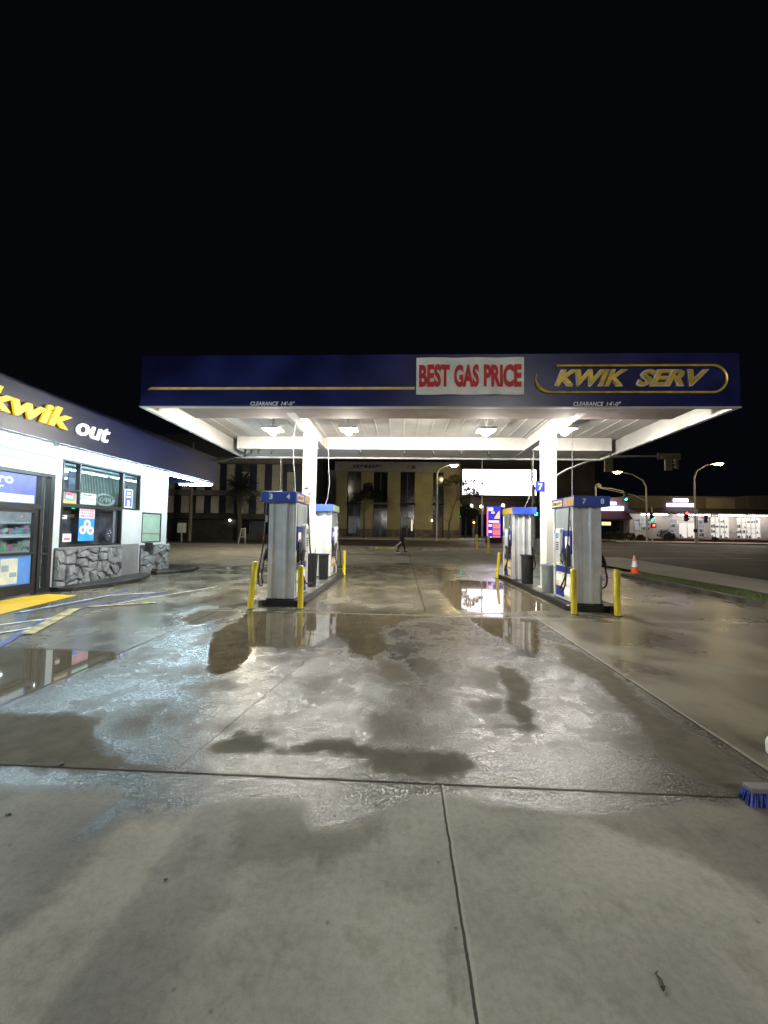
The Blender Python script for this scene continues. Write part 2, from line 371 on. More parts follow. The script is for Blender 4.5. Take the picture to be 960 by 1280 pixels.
# soft-edged strips along the lane: cool grey either side of a paler strip
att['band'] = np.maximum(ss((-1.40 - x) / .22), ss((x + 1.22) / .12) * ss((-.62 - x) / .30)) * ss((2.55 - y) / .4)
att['spark'] = np.maximum(ss((x + 3.6) / .1 - .5) * ss((2.6 - x) / .1) * ss((8.1 - y) / .8) * (.45 + .55 * ss((x + 2.6) / 1.6)), .18 * ss((2.6 - x) / .2) * ss((9 - y) / 2))
att['wet'] = np.where(y > 14, np.minimum(att['wet'], (19.0 + .2 * x - y) * .035), att['wet'])
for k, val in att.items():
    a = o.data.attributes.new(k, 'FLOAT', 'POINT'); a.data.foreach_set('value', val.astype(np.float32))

# pavement and planted strip on the right, towards the side street
def poly_sheet(name, pts, mat, z, kind='structure'):
    mb = MB(); mb.add([(p[0], p[1], (gz(*p) + z)) for p in pts], [tuple(range(len(pts)))]); o = mb.build(name, mat); return tag(o, kind=kind)
mb = MB()
stripx = lambda y: 9.62
ys = [-4, 2, 6, 9, 12, 15, 18, 21, 24, 26]
rx = lambda y: 12.35 + max(0, y - 13) * .135
mb = MB()
for a, b in zip(ys[:-1], ys[1:]):
    lx = 9.75
    vs = [(lx, a, .10), (rx(a), a, .10), (rx(b), b, .10), (lx, b, .10), (lx, a, -.02), (rx(a), a, -.02), (rx(b), b, -.02), (lx, b, -.02)]
    mb.add(vs, [(0, 1, 2, 3), (1, 5, 6, 2)])
tag(mb.build('pavement', walk_concrete), kind='structure')
# kerb-edged grass strip with rounded end
outl = [(8.0, 0.), (8.1, 9.1), (8.32, 12.2), (8.30, 14.6), (8.45, 15.6), (8.85, 16.05), (9.3, 15.9), (9.6, 15.2), (9.72, 12.), (9.45, 10.), (9.2, 0.)]
innr = [(8.14, 0.), (8.24, 9.1), (8.45, 12.2), (8.44, 14.5), (8.56, 15.4), (8.88, 15.85), (9.2, 15.7), (9.46, 15.1), (9.58, 12.), (9.32, 10.), (9.07, 0.)]
n = len(outl); mb = MB()
vs = [(p[0], p[1], -.02) for p in outl] + [(p[0], p[1], .13) for p in outl] + [(p[0], p[1], .13) for p in innr] + [(p[0], p[1], .05) for p in innr]
fs = []
for i in range(n - 1):
    for k in range(3): fs.append((k*n + i, k*n + i + 1, (k+1)*n + i + 1, (k+1)*n + i))
mb.add(vs, fs); tag(mb.build('kerb', M('dark_wet_kerb', (.05, .048, .045), .4, var=.4, scale=3, bump=.006)), kind='structure')
soil = M('strip_soil', (.05, .045, .025), .9, var=.3, scale=8)
poly_sheet('soil', innr, soil, .085)
grass_mat = M('grass_blades', (.055, .085, .018), .6, var=.35, scale=2.5)
mb = MB()
for _ in range(9000):
    y_ = random.uniform(5., 15.6); t = random.random()
    lo = np.interp(y_, [0, 9.1, 12.2, 14.5, 15.8], [8.14, 8.24, 8.45, 8.44, 8.8]); hi = np.interp(y_, [0, 10, 12, 15.1, 15.8], [9.07, 9.32, 9.58, 9.46, 8.95])
    x_ = lo + (hi - lo) * t; h = random.uniform(.03, .085); a = random.uniform(0, 6.28); w = .006
    dx, dy = math.cos(a) * w, math.sin(a) * w; lx, ly = random.uniform(-.03, .03), random.uniform(-.03, .03)
    mb.add([(x_ - dx, y_ - dy, .085), (x_ + dx, y_ + dy, .085), (x_ + lx, y_ + ly, .085 + h)], [(0, 1, 2)])
tag(mb.build('grass', grass_mat), kind='stuff')

# far pavements in front of the buildings across the streets
for nm, x0, x1, y0, y1 in (('pavement', -26, 9.5, 41.5, 44.8), ('pavement', 23, 60, 43.2, 46.6)):
    mb = MB()
    xs = np.linspace(x0, x1, 12)
    for a, b in zip(xs[:-1], xs[1:]): mb.add([(a, y0, gz(a, y0) + .1), (b, y0, gz(b, y0) + .1), (b, y1, gz(b, y1) + .1), (a, y1, gz(a, y1) + .1), (a, y0, gz(a, y0) - .1), (b, y0, gz(b, y0) - .1)], [(0, 1, 2, 3), (4, 5, 1, 0)])
    tag(mb.build(nm, walk_concrete if x0 < 0 else pale_kerb), kind='structure')
# lane lines on the side street
line_paint = M('road_paint', (.5, .48, .40), .6, var=.3, scale=4)
mb = MB()
def road_line(p, q, w=.12, seg=14):
    p, q = np.array(p, float), np.array(q, float); d = (q - p) / np.linalg.norm(q - p); nn = np.array([-d[1], d[0]]) * w / 2
    for i in range(seg):
        a = p + (q - p) * i / seg; b = p + (q - p) * (i + 1) / seg
        mb.add([(*(a - nn), gz(*a) - .022), (*(a + nn), gz(*a) - .022), (*(b + nn), gz(*b) - .022), (*(b - nn), gz(*b) - .022)], [(0, 1, 2, 3)])
road_line((15, 34.5), (40, 32.5), .22); road_line((16, 27.3), (25, 29.2), .22); road_line((28, 30), (33, 27.5), .3); road_line((19, 27.5), (60, 27), .1)
road_line((-6.5, 35.5), (-3, 39), .2)
tag(mb.build('lane_marking', line_paint), kind='structure')

# painted bay beside the store door
mark_yellow = M('tactile_yellow', (.66, .38, .01), .5, var=.12, scale=6, bump=.004, bscale=60)
blue_line = M('bay_blue_paint', (.05, .06, .26), .4, var=.5, scale=5)
white_line = M('bay_white_paint', (.55, .56, .54), .4, var=.35, scale=5)
faint_yellow = M('worn_yellow_paint', (.42, .34, .16), .45, var=.5, scale=6)
mb = MB(); mb.add([(-8.44, 5.5, .008), (-7.18, 5.5, .008), (-7.18, 6.85, .008), (-7.46, 8.8, .008), (-8.2, 8.86, .008), (-8.44, 8.5, .008)], [(0, 1, 2, 3, 4, 5)])
tag(mb.build('tactile_marking', mark_yellow), kind='structure')
def floor_line(mb, pts, w, z=.006):
    for p, q in zip(pts[:-1], pts[1:]):
        p, q = np.array(p), np.array(q); d = (q - p) / np.linalg.norm(q - p); nn = np.array([-d[1], d[0]]) * w / 2
        mb.add([(*(p - nn), z), (*(p + nn), z), (*(q + nn), z), (*(q - nn), z)], [(0, 1, 2, 3)])
mb = MB(); floor_line(mb, [(-4.6, 3.6), (-5.35, 5.1), (-6.05, 6.5), (-6.25, 7.5), (-6.1, 8.6), (-5.9, 9.6)], .11); floor_line(mb, [(-7.0, 6.9), (-6.7, 8.2), (-6.9, 9.7)], .08, .007)
tag(mb.build('bay_marking', blue_line), kind='structure')
mb = MB(); floor_line(mb, [(-7.0, 7.0), (-6.75, 8.9), (-6.0, 9.4)], .08, .010); floor_line(mb, [(-6.55, 5.9), (-5.95, 6.7)], .08, .010); floor_line(mb, [(-6.15, 5.2), (-5.75, 6.)], .08, .010)
floor_line(mb, [(-5.9, 8.), (-5.4, 9.5), (-5.0, 10.6)], .06, .010)
tag(mb.build('bay_marking', white_line), kind='structure')
mb = MB(); floor_line(mb, [(-5.5, 5.6), (-6.3, 7.4)], .2, .013); floor_line(mb, [(-6.2, 7.6), (-5.2, 8.2)], .12, .013)
tag(mb.build('bay_marking', faint_yellow), kind='structure')
# ------------------------------------------------------------------ canopy over the pumps
CX0, CX1, CY0, CY1 = -5.83, 6.97, 8.32, 14.0
def cz(y): return 4.27 - .016 * (y - CY0)          # the canopy drains to the back
can = thing('gas_canopy', (.6, 11., 0), 'flat navy blue gas station canopy on two white columns with gold sign letters', 'canopy')
TOP = 5.42
def slope(mb):                                       # lowers the underside towards the back
    mb.v = [(x, y, z - .016 * (y - CY0)) if z > 3.9 else (x, y, z) for x, y, z in mb.v]; return mb
mb = MB(); t = .07
mb.box(CX0, CX1, CY0, CY0 + t, 4.285, TOP); mb.box(CX0, CX0 + t, CY0 + t, CY1 - t, 4.285, TOP); mb.box(CX1 - t, CX1, CY0 + t, CY1 - t, 4.285, TOP); mb.box(CX0, CX1, CY1 - t, CY1, 4.285, TOP)
slope(mb).build('fascia', navy, can)
mb = MB(); e = .02
mb.box(CX0 - .012, CX1 + .012, CY0 - .012, CY0 + .09, 4.262, 4.285); mb.box(CX0 - .012, CX0 + .09, CY0 + .09, CY1 - .09, 4.262, 4.285); mb.box(CX1 - .09, CX1 + .012, CY0 + .09, CY1 - .09, 4.262, 4.285); mb.box(CX0 - .012, CX1 + .012, CY1 - .09, CY1 + .012, 4.262, 4.285)
mb.box(CX0 + t, CX1 - t, CY0 + t + .005, CY0 + t + .02, 4.29, 4.72); mb.box(CX0 + t + .005, CX0 + t + .02, CY0 + t + .03, CY1 - t - .03, 4.29, 4.72); mb.box(CX1 - t - .02, CX1 - t - .005, CY0 + t + .03, CY1 - t - .03, 4.29, 4.72); mb.box(CX0 + t, CX1 - t, CY1 - t - .02, CY1 - t - .005, 4.29, 4.72)
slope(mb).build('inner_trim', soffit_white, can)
mb = MB(); mb.box(CX0 + t, CX1 - t, CY0 + t, CY1 - t, 4.735, 4.77)
x = CX0 + .4
while x < CX1 - .3:
    mb.prism([(x - .03, 4.735), (x - .018, 4.722), (x + .018, 4.722), (x + .03, 4.735)], CY0 + .2, CY1 - .2, 'y'); x += .42
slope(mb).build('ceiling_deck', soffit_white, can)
mb = MB(); mb.box(CX0 + .02, CX1 - .02, CY0 + .09, CY1 - .09, TOP - .25, TOP - .2); slope(mb).build('roof', M('roof_membrane', (.2, .2, .2), .8), can)
# perimeter box beams and cross beams over the columns
mb = MB(); mb.box(CX0 + .75, CX1 - .75, CY0 + .10, CY0 + .95, 4.30, 4.72); slope(mb).build('box_beam', M('beam_beige', (.27, .225, .19), .85, var=.08, spec=.06), can, bevel=.012)
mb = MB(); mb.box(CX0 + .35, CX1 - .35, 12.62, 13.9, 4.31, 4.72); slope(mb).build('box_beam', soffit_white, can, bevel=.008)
colx = [(-2.74, -2.46), (3.84, 4.12)]; CYF, CYB = 10.62, 11.08
for a, b in colx:
    mb = MB(); c = (a + b) / 2
    mb.box(c - .11, c + .11, CY0 + .5, 13.9, 4.30, 4.325); mb.box(c - .012, c + .012, CY0 + .5, 13.9, 4.325, 4.69); mb.box(c - .11, c + .11, CY0 + .5, 13.9, 4.69, 4.715)
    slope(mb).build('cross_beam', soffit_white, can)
    mb = MB(); mb.box(a, b, CYF, CYB, .12, 4.262); mb.box(a - .06, b + .06, CYF - .06, CYB + .06, .12, .15)
    mb.build('column', column_white, can, bevel=.008)
# sign letters on the front
F = CY0 - .002
def ft(mb, s, x0, x1, z0, z1, d=.02, **k): return mb.text(s, (x0, F, z0), (1, 0, 0), (0, 0, 1), x1 - x0, z1 - z0, d, **k)
mb = MB(); ft(mb, 'KWIK', 3.20, 4.66, 4.72, 5.04, .07, shear=.35, bold=.034); mb.build('sign_lettering', gold, can)
mb = MB(); ft(mb, 'SERV', 4.88, 6.30, 4.72, 5.04, .07, shear=.35, bold=.026); mb.build('sign_lettering', gold, can)
for s_, a, b in (('KWIK', 3.17, 4.69), ('SERV', 4.85, 6.33)):
    mb = MB(); ft(mb, s_, a, b, 4.70, 5.06, .045, shear=.35, bold=.045); mb.build('letter_outline', letter_white, can)
zc, hr, xl, xr = 4.865, .285, 3.12, 6.40
pts = [(3.22, F - .03, zc + hr)] + [(xr + hr * math.cos(a), F - .03, zc + hr * math.sin(a)) for a in np.linspace(math.pi / 2, -math.pi / 2, 17)] + [(xl + hr * 1.15 * math.cos(a), F - .03, zc + hr * math.sin(a)) for a in np.linspace(-math.pi / 2, -math.pi * 1.12, 13)]
rr = [.024] * 18 + list(np.linspace(.024, .034, 6)) + list(np.linspace(.034, .008, 7))
MB().tube(pts, rr[:len(pts)]).build('sign_outline', gold, can, smooth=True)
mb = MB(); mb.prism([(-5.67, 4.65), (.24, 4.65), (.24, 4.705), (-5.60, 4.705)], F - .006, F, 'y'); mb.build('gold_stripe', gold_paint, can)
for a, b in ((-3.34, -2.36), (3.58, 4.56)):
    mb = MB(); ft(mb, 'CLEARANCE', a, a + .62, 4.295, 4.385, .006, shear=.2, bold=.014); mb.build('clearance_lettering', letter_white, can)
    mb = MB(); ft(mb, '14\'-0"', a + .68, b, 4.295, 4.385, .006, shear=.2, bold=.014); mb.build('clearance_height', letter_white, can)
# cloth banner
ban = thing('banner', (1.41, F - .02, 4.92), 'white cloth banner with red block capitals reading BEST GAS PRICE on the canopy front', 'banner')
mb = MB(); nx, nz = 40, 14
X = np.linspace(.27, 2.545, nx); Z = np.linspace(4.53, 5.335, nz)
def by(x, z):
    d = (x - .27) * .9 + (5.335 - z); q = abs(d - .55) ; r2 = abs((x - .27) * .8 - (4.9 - z) - .95)
    return F - .03 - .012 * math.sin(x * 7 + z * 3) - .022 * max(0, 1 - q * 9) * max(0, 1 - (x - .27) * .9) - .012 * max(0, 1 - r2 * 9) * (z < 4.95)
vs = [(x, by(x, z), z) for z in Z for x in X]
fs = [(j * nx + i, j * nx + i + 1, (j + 1) * nx + i + 1, (j + 1) * nx + i) for j in range(nz - 1) for i in range(nx - 1)]
b_ = len(vs); vs += [(v[0], v[1] + .004, v[2]) for v in vs]; fs += [tuple(i + b_ for i in f)[::-1] for f in fs]
mb.add(vs, fs); mb.build('cloth', banner_cloth, ban, smooth=True)
mb = MB()
for s, a, b in (('BEST', .33, .985), ('GAS', 1.075, 1.60), ('PRICE', 1.70, 2.49)):
    mb.text(s, (a, F - .05, 4.69), (1, 0, 0), (0, 0, 1), b - a, .49, .008, bold=.043)
mb.v = [(x, y + by(x, z) - (F - .03) + .012, z) for x, y, z in mb.v]
mb.build('lettering', letter_red, ban)

# lamps under the canopy: surface box with a drop lens
lens_mat = E('lamp_lens', (1., .945, .85), LAMP)
lamp_names = ['canopy lamp nearest the store', 'canopy lamp just right of the column by pump 3 and 4', 'canopy lamp under the BEST GAS PRICE banner', 'canopy lamp nearest the street, by the right column']
for (x, y), nm in zip(((-3.48, 10.25), (-1.43, 10.2), (2.17, 10.25), (4.15, 10.15)), lamp_names):
    l = thing('canopy_lamp', (x, y, cz(y) + .43), 'glowing drop-lens ' + nm, 'lamp', 'lamps under the canopy')
    zt = cz(y) + .45
    hb = MB(); hb.box(x - .24, x + .24, y - .24, y + .24, zt - .44, zt - .37); hb.build('housing', soffit_white, l, bevel=.02)
    MB().tube([(x, y, zt + .02), (x, y, zt - .375)], .03, 10).build('stem', soffit_white, l)
    MB().lathe([(.09, 0), (.098, -.03), (.092, -.07), (.07, -.105), (.04, -.122), (.01, -.126)], (x, y, zt - .44), 20).build('lens', lens_mat, l, smooth=True)
# dark hooks along the rear edge
hm = M('hook_iron', (.02, .02, .02), .5)
for x in (-5.24, -5.03, -4.77, -4.33, -1.39, .05, 1.0, 1.89, 2.79, 6.6):
    k = MB(); y = 12.72; z = cz(y) - .02
    k.tube([(x, y, z + .02), (x, y, z - .04), (x, y - .05, z - .09), (x, y - .1, z - .07)], [.03, .03, .022, .012]); k.box(x - .045, x + .045, y - .015, y + .045, z, z + .05)
    tag(k.build('ceiling_hook', hm, at=(x, y, z)), 'small dark iron hook under the rear beam of the canopy', 'hook', 'hooks under the canopy rear beam')
# cable from the store roof to the canopy, and supply conduits down to the pumps
cab = M('grey_cable', (.35, .35, .34), .5)
pts = [(-7.28, 14.75, 4.22), (-7.0, 14.6, 4.16), (-6.6, 14.4, 4.17), (-6.2, 14.2, 4.24), (-5.75, 14.02, 4.2), (-5.4, 13.4, 4.18), (-5.2, 12.75, 4.17)]
tag(MB().tube(pts, .022).build('cable', cab, at=(-6.5, 14.3, 4.2)), 'grey cable sagging from the store roof corner to the canopy', 'cable')
def conduit(pts, lab):
    tag(MB().tube(pts, .009, 6).build('conduit', M('white_conduit', (.42, .42, .40), .4), at=pts[-1]), lab, 'conduit', 'white conduits from canopy to pumps')
conduit([(-2.62, 9.5, 4.5), (-2.62, 9.35, 4.2), (-2.62, 9.2, 3.7), (-2.55, 9.0, 3.2), (-2.46, 8.85, 2.75), (-2.43, 8.8, 2.395)], 'thin white conduit dropping to the roof of pump 3 and 4')
conduit([(-2.40, 12.4, 4.5), (-2.36, 12.4, 3.6), (-2.33, 12.45, 3.1), (-2.4, 12.5, 2.6), (-2.47, 12.5, 2.395)], 'thin white conduit dropping to the blue roofed pump behind pump 3 and 4')
conduit([(3.93, 9.2, 4.5), (3.93, 9.2, 3.4), (3.92, 9.2, 2.395)], 'straight white conduit dropping to the roof of pump 7 and 8')
conduit([(4.24, 12.8, 4.5), (4.22, 12.8, 3.6), (4.16, 12.8, 2.9), (3.95, 12.8, 2.395)], 'thin white conduit bent above the blue roofed pump behind pump 7 and 8')

# ------------------------------------------------------------------ islands and pumps
def island(x0, x1, y0, y1, lab):
    c = ((x0 + x1) / 2, (y0 + y1) / 2, 0)
    i = thing('pump_island', c, lab, 'pump island', 'raised islands under the pumps')
    r = .16
    pl = []
    for (cx, cy, a0) in ((x1 - r, y0 + r, -90), (x1 - r, y1 - r, 0), (x0 + r, y1 - r, 90), (x0 + r, y0 + r, 180)):
        pl += [(cx + r * math.cos(R(a0 + k * 22.5)), cy + r * math.sin(R(a0 + k * 22.5))) for k in range(5)]
    ins = lambda d: [(c[0] + (p[0] - c[0]) * (1 - d / ((x1 - x0) / 2)), c[1] + (p[1] - c[1]) * (1 - d / ((y1 - y0) / 2))) for p in pl]
    n = len(pl); mb = MB(); a, b2 = ins(.02), ins(.11)
    v = [(*p, 0) for p in pl] + [(*p, .10) for p in pl] + [(*p, .125) for p in a] + [(*p, .125) for p in b2] + [(*p, .11) for p in b2]
    mb.add(v, [(k * n + q, k * n + (q + 1) % n, (k + 1) * n + (q + 1) % n, (k + 1) * n + q) for k in range(4) for q in range(n)])
    mb.build('kerb', kerb_black, i)
    m = MB(); m.add([(*p, .12) for p in ins(.112)], [tuple(range(n))]); m.build('deck', M('island_deck', (.13, .125, .115), .3, var=.35, scale=3, bump=.004), i)
    return i
island(-3.02, -1.99, 8.13, 13.85, 'black kerbed island under the pumps numbered 3 and 4')
island(3.45, 4.55, 8.33, 14.25, 'black kerbed island under the pumps numbered 7 and 8')

def bar_x(mb, X, y0, y1, z0, z1, s, d, mi=0): mb.box(X, X + s * d, y0, y1, z0, z1, mi)
def pump(loc, top_mat, side_mat, label, numbers, hose_sides, detail=True):
    X, Y, Z = loc; w, l = .29, .5
    g = thing('fuel_pump', loc, label, 'fuel pump', 'fuel pumps under the canopy')
    # cabinet: ribbed end panels
    def endp(s):
        y = Y + s * l
        return [(X - w, y), (X - .20, y), (X - .165, y - s * .04), (X - .10, y - s * .04), (X - .085, y - s * .012), (X + .03, y - s * .012), (X + .06, y + s * .025), (X + .10, y + s * .025), (X + .13, y - s * .02), (X + .22, y - s * .02), (X + .25, y), (X + w, y)]
    poly = endp(-1) + endp(1)[::-1]
    mb = MB(); mb.prism(poly, Z + .03, Z + 2.06); mb.build('cabinet', alu, g)
    MB().box(X - w - .012, X + w + .012, Y - l - .03, Y + l + .03, Z, Z + .03).build('base_plate', kerb_black, g)
    for s in (-1, 1):
        x = X + s * w
        mb = MB(); bar_x(mb, x, Y - .42, Y + .42, Z + 1.46, Z + 2.03, s, .012); mb.build('upper_panel', plastic_grey, g)
        mb = MB(); bar_x(mb, x + s * .001, Y + .44, Y + .49, Z + .06, Z + 2.05, s, .035); mb.build('corner_post', white_paint, g, bevel=.006)
        # lower poster panel: yellow and white with blue bands
        mb = MB(); bar_x(mb, x, Y - .42, Y + .42, Z + .08, Z + 1.02, s, .012, 0)
        for (a, b, c, d, mi) in ((-.40, .40, .62, .76, 1), (-.05, .40, .08, .3, 1), (-.38, -.02, .40, .55, 2), (.05, .34, .42, .56, 2), (-.36, .02, .14, .32, 2), (.22, .38, .82, .98, 2), (-.1, .1, .8, .95, 2)):
            bar_x(mb, x + s * .012, Y + a, Y + b, Z + c, Z + d, s, .003, mi)
        mb.build('graphic_panel', [panel_cream if detail else sign_yellow, blue_panel, letter_white], g)
        for a, b in ((-.44, -.10), (.20, .42)):
            mb = MB(); bar_x(mb, x, Y + a, Y + b, Z + 1.05, Z + 1.55, s, .03, 0); bar_x(mb, x + s * .03, Y + a + .06, Y + b - .06, Z + 1.16, Z + 1.42, s, .003, 1); mb.build('side_panel', [blue_panel, letter_white], g)
        # rounded console with screen and keys
        cy = Y + .05; mb = MB()
        prof = [(cy - .14, Z + .85), (cy + .14, Z + .85), (cy + .15, Z + 1.5), (cy + .12, Z + 1.58), (cy + .06, Z + 1.61), (cy - .06, Z + 1.61), (cy - .12, Z + 1.58), (cy - .15, Z + 1.5)]
        mb.prism(prof, x, x + s * .12, 'x'); cons = mb.build('console', alu_light, g, bevel=.035, smooth=True)
        xs = x + s * .12
        mb = MB(); bar_x(mb, xs, cy - .08, cy + .08, Z + 1.38, Z + 1.5, s, .004); mb.build('screen', M('pump_screen', (.18, .26, .36), .15), cons)
        mb = MB()
        for r_ in range(4):
            for c_ in range(3): bar_x(mb, xs, cy - .06 + c_ * .045, cy - .03 + c_ * .045, Z + 1.12 + r_ * .05, Z + 1.15 + r_ * .05, s, .005)
        mb.build('keypad', plastic_black, cons)
        # nozzle in its boot
        ny = Y - .30; mb = MB(); mb.prism([(ny - .10, Z + .78), (ny + .10, Z + .78), (ny + .11, Z + 1.10), (ny - .02, Z + 1.28), (ny - .10, Z + 1.2)], x + s * .012, x + s * .06, 'x'); mb.build('nozzle_boot', plastic_black, g, bevel=.01)
        mb = MB(); q = x + s * .12
        mb.tube([(q, ny - .1, Z + .84), (q, ny - .02, Z + .92), (q, ny + .06, Z + 1.04)], [.032, .045, .03]); mb.tube([(q, ny + .06, Z + 1.04), (q, ny + .12, Z + 1.06), (q, ny + .2, Z + 1.0)], [.02, .014, .014])
        mb.tube([(q, ny - .06, Z + .82), (q + s * .01, ny + .02, Z + .80), (q, ny + .1, Z + .9), (q, ny + .06, Z + 1.0)], .012); mb.tube([(q - s * .07, ny, Z + .95), (q, ny, Z + .95)], .02)
        mb.build('nozzle', rubber, g, smooth=True)
        # hose: from under the topper, down past the corner, loop, back up to the nozzle
        if s in hose_sides:
            hx = x + s * .16; hy = Y - .47 if hose_sides[s] == 'front' else Y + .30
            k = -1 if hose_sides[s] == 'front' else 1
            p = [(x + s * .06, hy, Z + 2.05), (x + s * .08, hy, Z + 1.75), (x + s * .10, hy, Z + 1.3), (hx - s * .02, hy + k * .04, Z + .9), (hx + s * .02, hy + k * .08, Z + .55), (hx + s * .03, hy + k * .05, Z + .36), (hx + s * .03, hy + .12, Z + .24), (hx + s * .02, ny + .05, Z + .3), (hx, ny - .12, Z + .5), (q, ny - .13, Z + .7), (q, ny - .1, Z + .84)]
            # smooth the path
            pts = [Vector(a) for a in p]
            for _ in range(2):
                o2 = [pts[0]]
                for a, b in zip(pts[:-1], pts[1:]): o2 += [a * .75 + b * .25, a * .25 + b * .75]
                pts = o2 + [pts[-1]]
            h = MB().tube(pts, .017, 8).build('hose', rubber, g, smooth=True)
            MB().tube([pts[0] - Vector((0, 0, .28)), pts[0] - Vector((0, 0, .42))], .024, 10).build('swivel', chrome, h, smooth=True)
    # topper
    tw, tl = .37, .62; tx = X + numbers.get('dx', 0)
    top = MB(); top.box(tx - tw, tx + tw, Y - tl, Y + tl, Z + 2.06, Z + 2.28); tp = top.build('topper', top_mat, g, bevel=.008)
    if numbers.get('n'):
        for s_, dx in zip(numbers['n'], (-.20, .17)):
            mb = MB(); mb.text(s_, (tx + dx, Y - tl - .001, Z + 2.115), (1, 0, 0), (0, 0, 1), .075, .115, .004, bold=.03); mb.build('pump_number', letter_white, tp)
    for s in (-1, 1):
        x = tx + s * tw; mb = MB()
        bar_x(mb, x, Y - tl + .05, Y + tl - .02, Z + 2.075, Z + 2.265, s, .006, 0)
        if detail:
            U = (0, s, 0); st = Y - s * (tl - .06)
            bar_x(mb, x + s * .006, st + s * .03, st + s * .56, Z + 2.10, Z + 2.235, s, .004, 1)
            for k in range(7):
                y0 = st + s * (.66 + k * .075)
                mb.add([(x + s * .0115, y0, Z + 2.08), (x + s * .0115, y0 + s * .035, Z + 2.08), (x + s * .0115, y0 + s * .075, Z + 2.26), (x + s * .0115, y0 + s * .04, Z + 2.26)], [(0, 1, 2, 3)], 1)
            mb.text('KWIK SERV', (x + s * .011, st + s * .07, Z + 2.13), U, (0, 0, 1), .45, .075, .003, shear=.3, bold=.02, mi=2)
            mb.build('side_sign', [blue_panel, sign_yellow, topper_navy], tp)
        else:
            bar_x(mb, x + s * .006, Y - .25, Y + .3, Z + 2.10, Z + 2.23, s, .004, 1)
            mb.build('side_sign', [side_mat, sign_yellow if side_mat is not pale_green else pale_green], tp)
    return g
pump((-2.53, 8.72, .12), topper_navy, sign_yellow, 'grey ribbed pump under a navy top numbered 3 and 4', {'n': '34', 'dx': -.06}, {-1: 'front', 1: 'back'})
pump((3.92, 8.98, .12), topper_navy, sign_yellow, 'grey ribbed pump under a navy top numbered 7 and 8', {'n': '78', 'dx': .05}, {-1: 'front', 1: 'back'})
pump((-2.50, 12.75, .12), topper_blue, pale_green, 'pale ribbed pump with blue top and faded green side sign', {'dx': -.02}, {1: 'back', -1: 'back'}, False)
pump((3.76, 12.98, .12), topper_blue, sign_yellow, 'pale ribbed pump with bright blue top and yellow side sign', {'dx': .06}, {-1: 'front', 1: 'back'}, False)

def bollard(x, y, h, lean, lab, r=.057):
    b_ = thing('bollard', (x, y, gz(x, y)), lab, 'bollard', 'yellow bollards guarding the pumps')
    z = gz(x, y); mb = MB(); mb.lathe([(r, 0), (r, h - .04), (r * .93, h - .012), (r * .7, h), (.005, h + .004)], (x, y, z), 18)
    mb.v = [(a + (c - z) * lean, b, c) for a, b, c in mb.v]
    mb.build('post', yellow_paint, b_, smooth=True)
    MB().lathe([(r + .03, .0), (r + .025, .012), (r, .014)], (x, y, z), 18).build('base_ring', M('bollard_base', (.05, .05, .045), .6), b_)
bollard(-3.02, 7.83, .95, .085, 'yellow bollard leaning at the store-side front corner of pump 3 and 4')
bollard(-2.03, 7.95, .88, -.015, 'upright yellow bollard at the lane-side front corner of pump 3 and 4')
bollard(-2.02, 13.9, .88, .0, 'small yellow bollard at the far end of the island of pump 3 and 4')
bollard(3.46, 8.07, .90, -.01, 'yellow bollard in front of pump 7 and 8, by its hose')
bollard(4.27, 8.01, .92, .0, 'yellow bollard at the street-side front corner of pump 7 and 8')
bollard(3.35, 13.98, .90, .10, 'leaning yellow bollard at the far end of the island of pump 7 and 8')
bollard(6.05, 31.9, 1.25, 0, 'distant yellow bollard in front of the yellow building corner', .10)
bollard(6.30, 28.8, 1.25, 0, 'distant yellow bollard in front of the lit price sign', .10)

# bins on the islands
def bin_(loc, r0, r1, h, mat, label, rim=.03, sq=False):
    g = thing('rubbish_bin', loc, label, 'bin'); x, y, z = loc
    n = 24
    MB().lathe([(r0, 0), (r0 + .01, .02), (r1, h - .05), (r1 + .005, h - .02), (r1 - .02, h - .02), (r0 - .03, .05)], loc, n).build('body', mat, g, smooth=True)
    MB().lathe([(r1, h - .04), (r1 + rim, h - .035), (r1 + rim, h), (r1 - .015, h), (r1 - .02, h - .03)], loc, n).build('rim', mat, g, smooth=True)
bin_((3.78, 10.18, .12), .185, .215, .70, plastic_grey, 'grey open-topped plastic bin in front of the column by pump 7 and 8')
bin_((3.70, 11.75, .12), .15, .175, .84, plastic_black, 'tall black bin between the column and the blue topped pump on the far island')
bin_((-2.33, 11.75, .12), .13, .15, .76, plastic_black, 'tall black bin beside the blue topped pump behind pump 3 and 4')
# squeegee stand on left island
g = thing('squeegee_bucket', (-2.32, 10.2, .12), 'black windscreen washing bucket with a squeegee, beside the column by pump 3 and 4', 'bucket')
MB().lathe([(.11, 0), (.13, .5), (.15, .8), (.15, .86), (.12, .86), (.10, .5)], (-2.32, 10.2, .12), 16).build('body', plastic_black, g, smooth=True)
mb = MB().tube([(-2.3, 10.18, .6), (-2.22, 10.1, 1.12)], .012); mb.build('squeegee_handle', chrome, g)
# number sign on column and notice
g = thing('number_sign', (3.82, 10.78, 3.0), 'small blue flag sign with a white 7 on the right column', 'sign')
MB().box(3.60, 3.84, 10.70, 10.73, 2.72, 3.0).build('panel', blue_panel, g)
MB().text('7', (3.67, 10.699, 2.77), (1, 0, 0), (0, 0, 1), .10, .17, .004, bold=.02).build('lettering', letter_white, g)
g = thing('notice', (-2.6, 10.61, 3.0), 'faded notice taped to the white column above pump 3 and 4', 'notice')
MB().box(-2.69, -2.60, 10.606, 10.618, 2.75, 3.05).box(-2.58, -2.49, 10.606, 10.618, 2.6, 2.95).build('paper', [M('faded_paper', (.42, .43, .5), .7, var=.2, scale=9)], g)
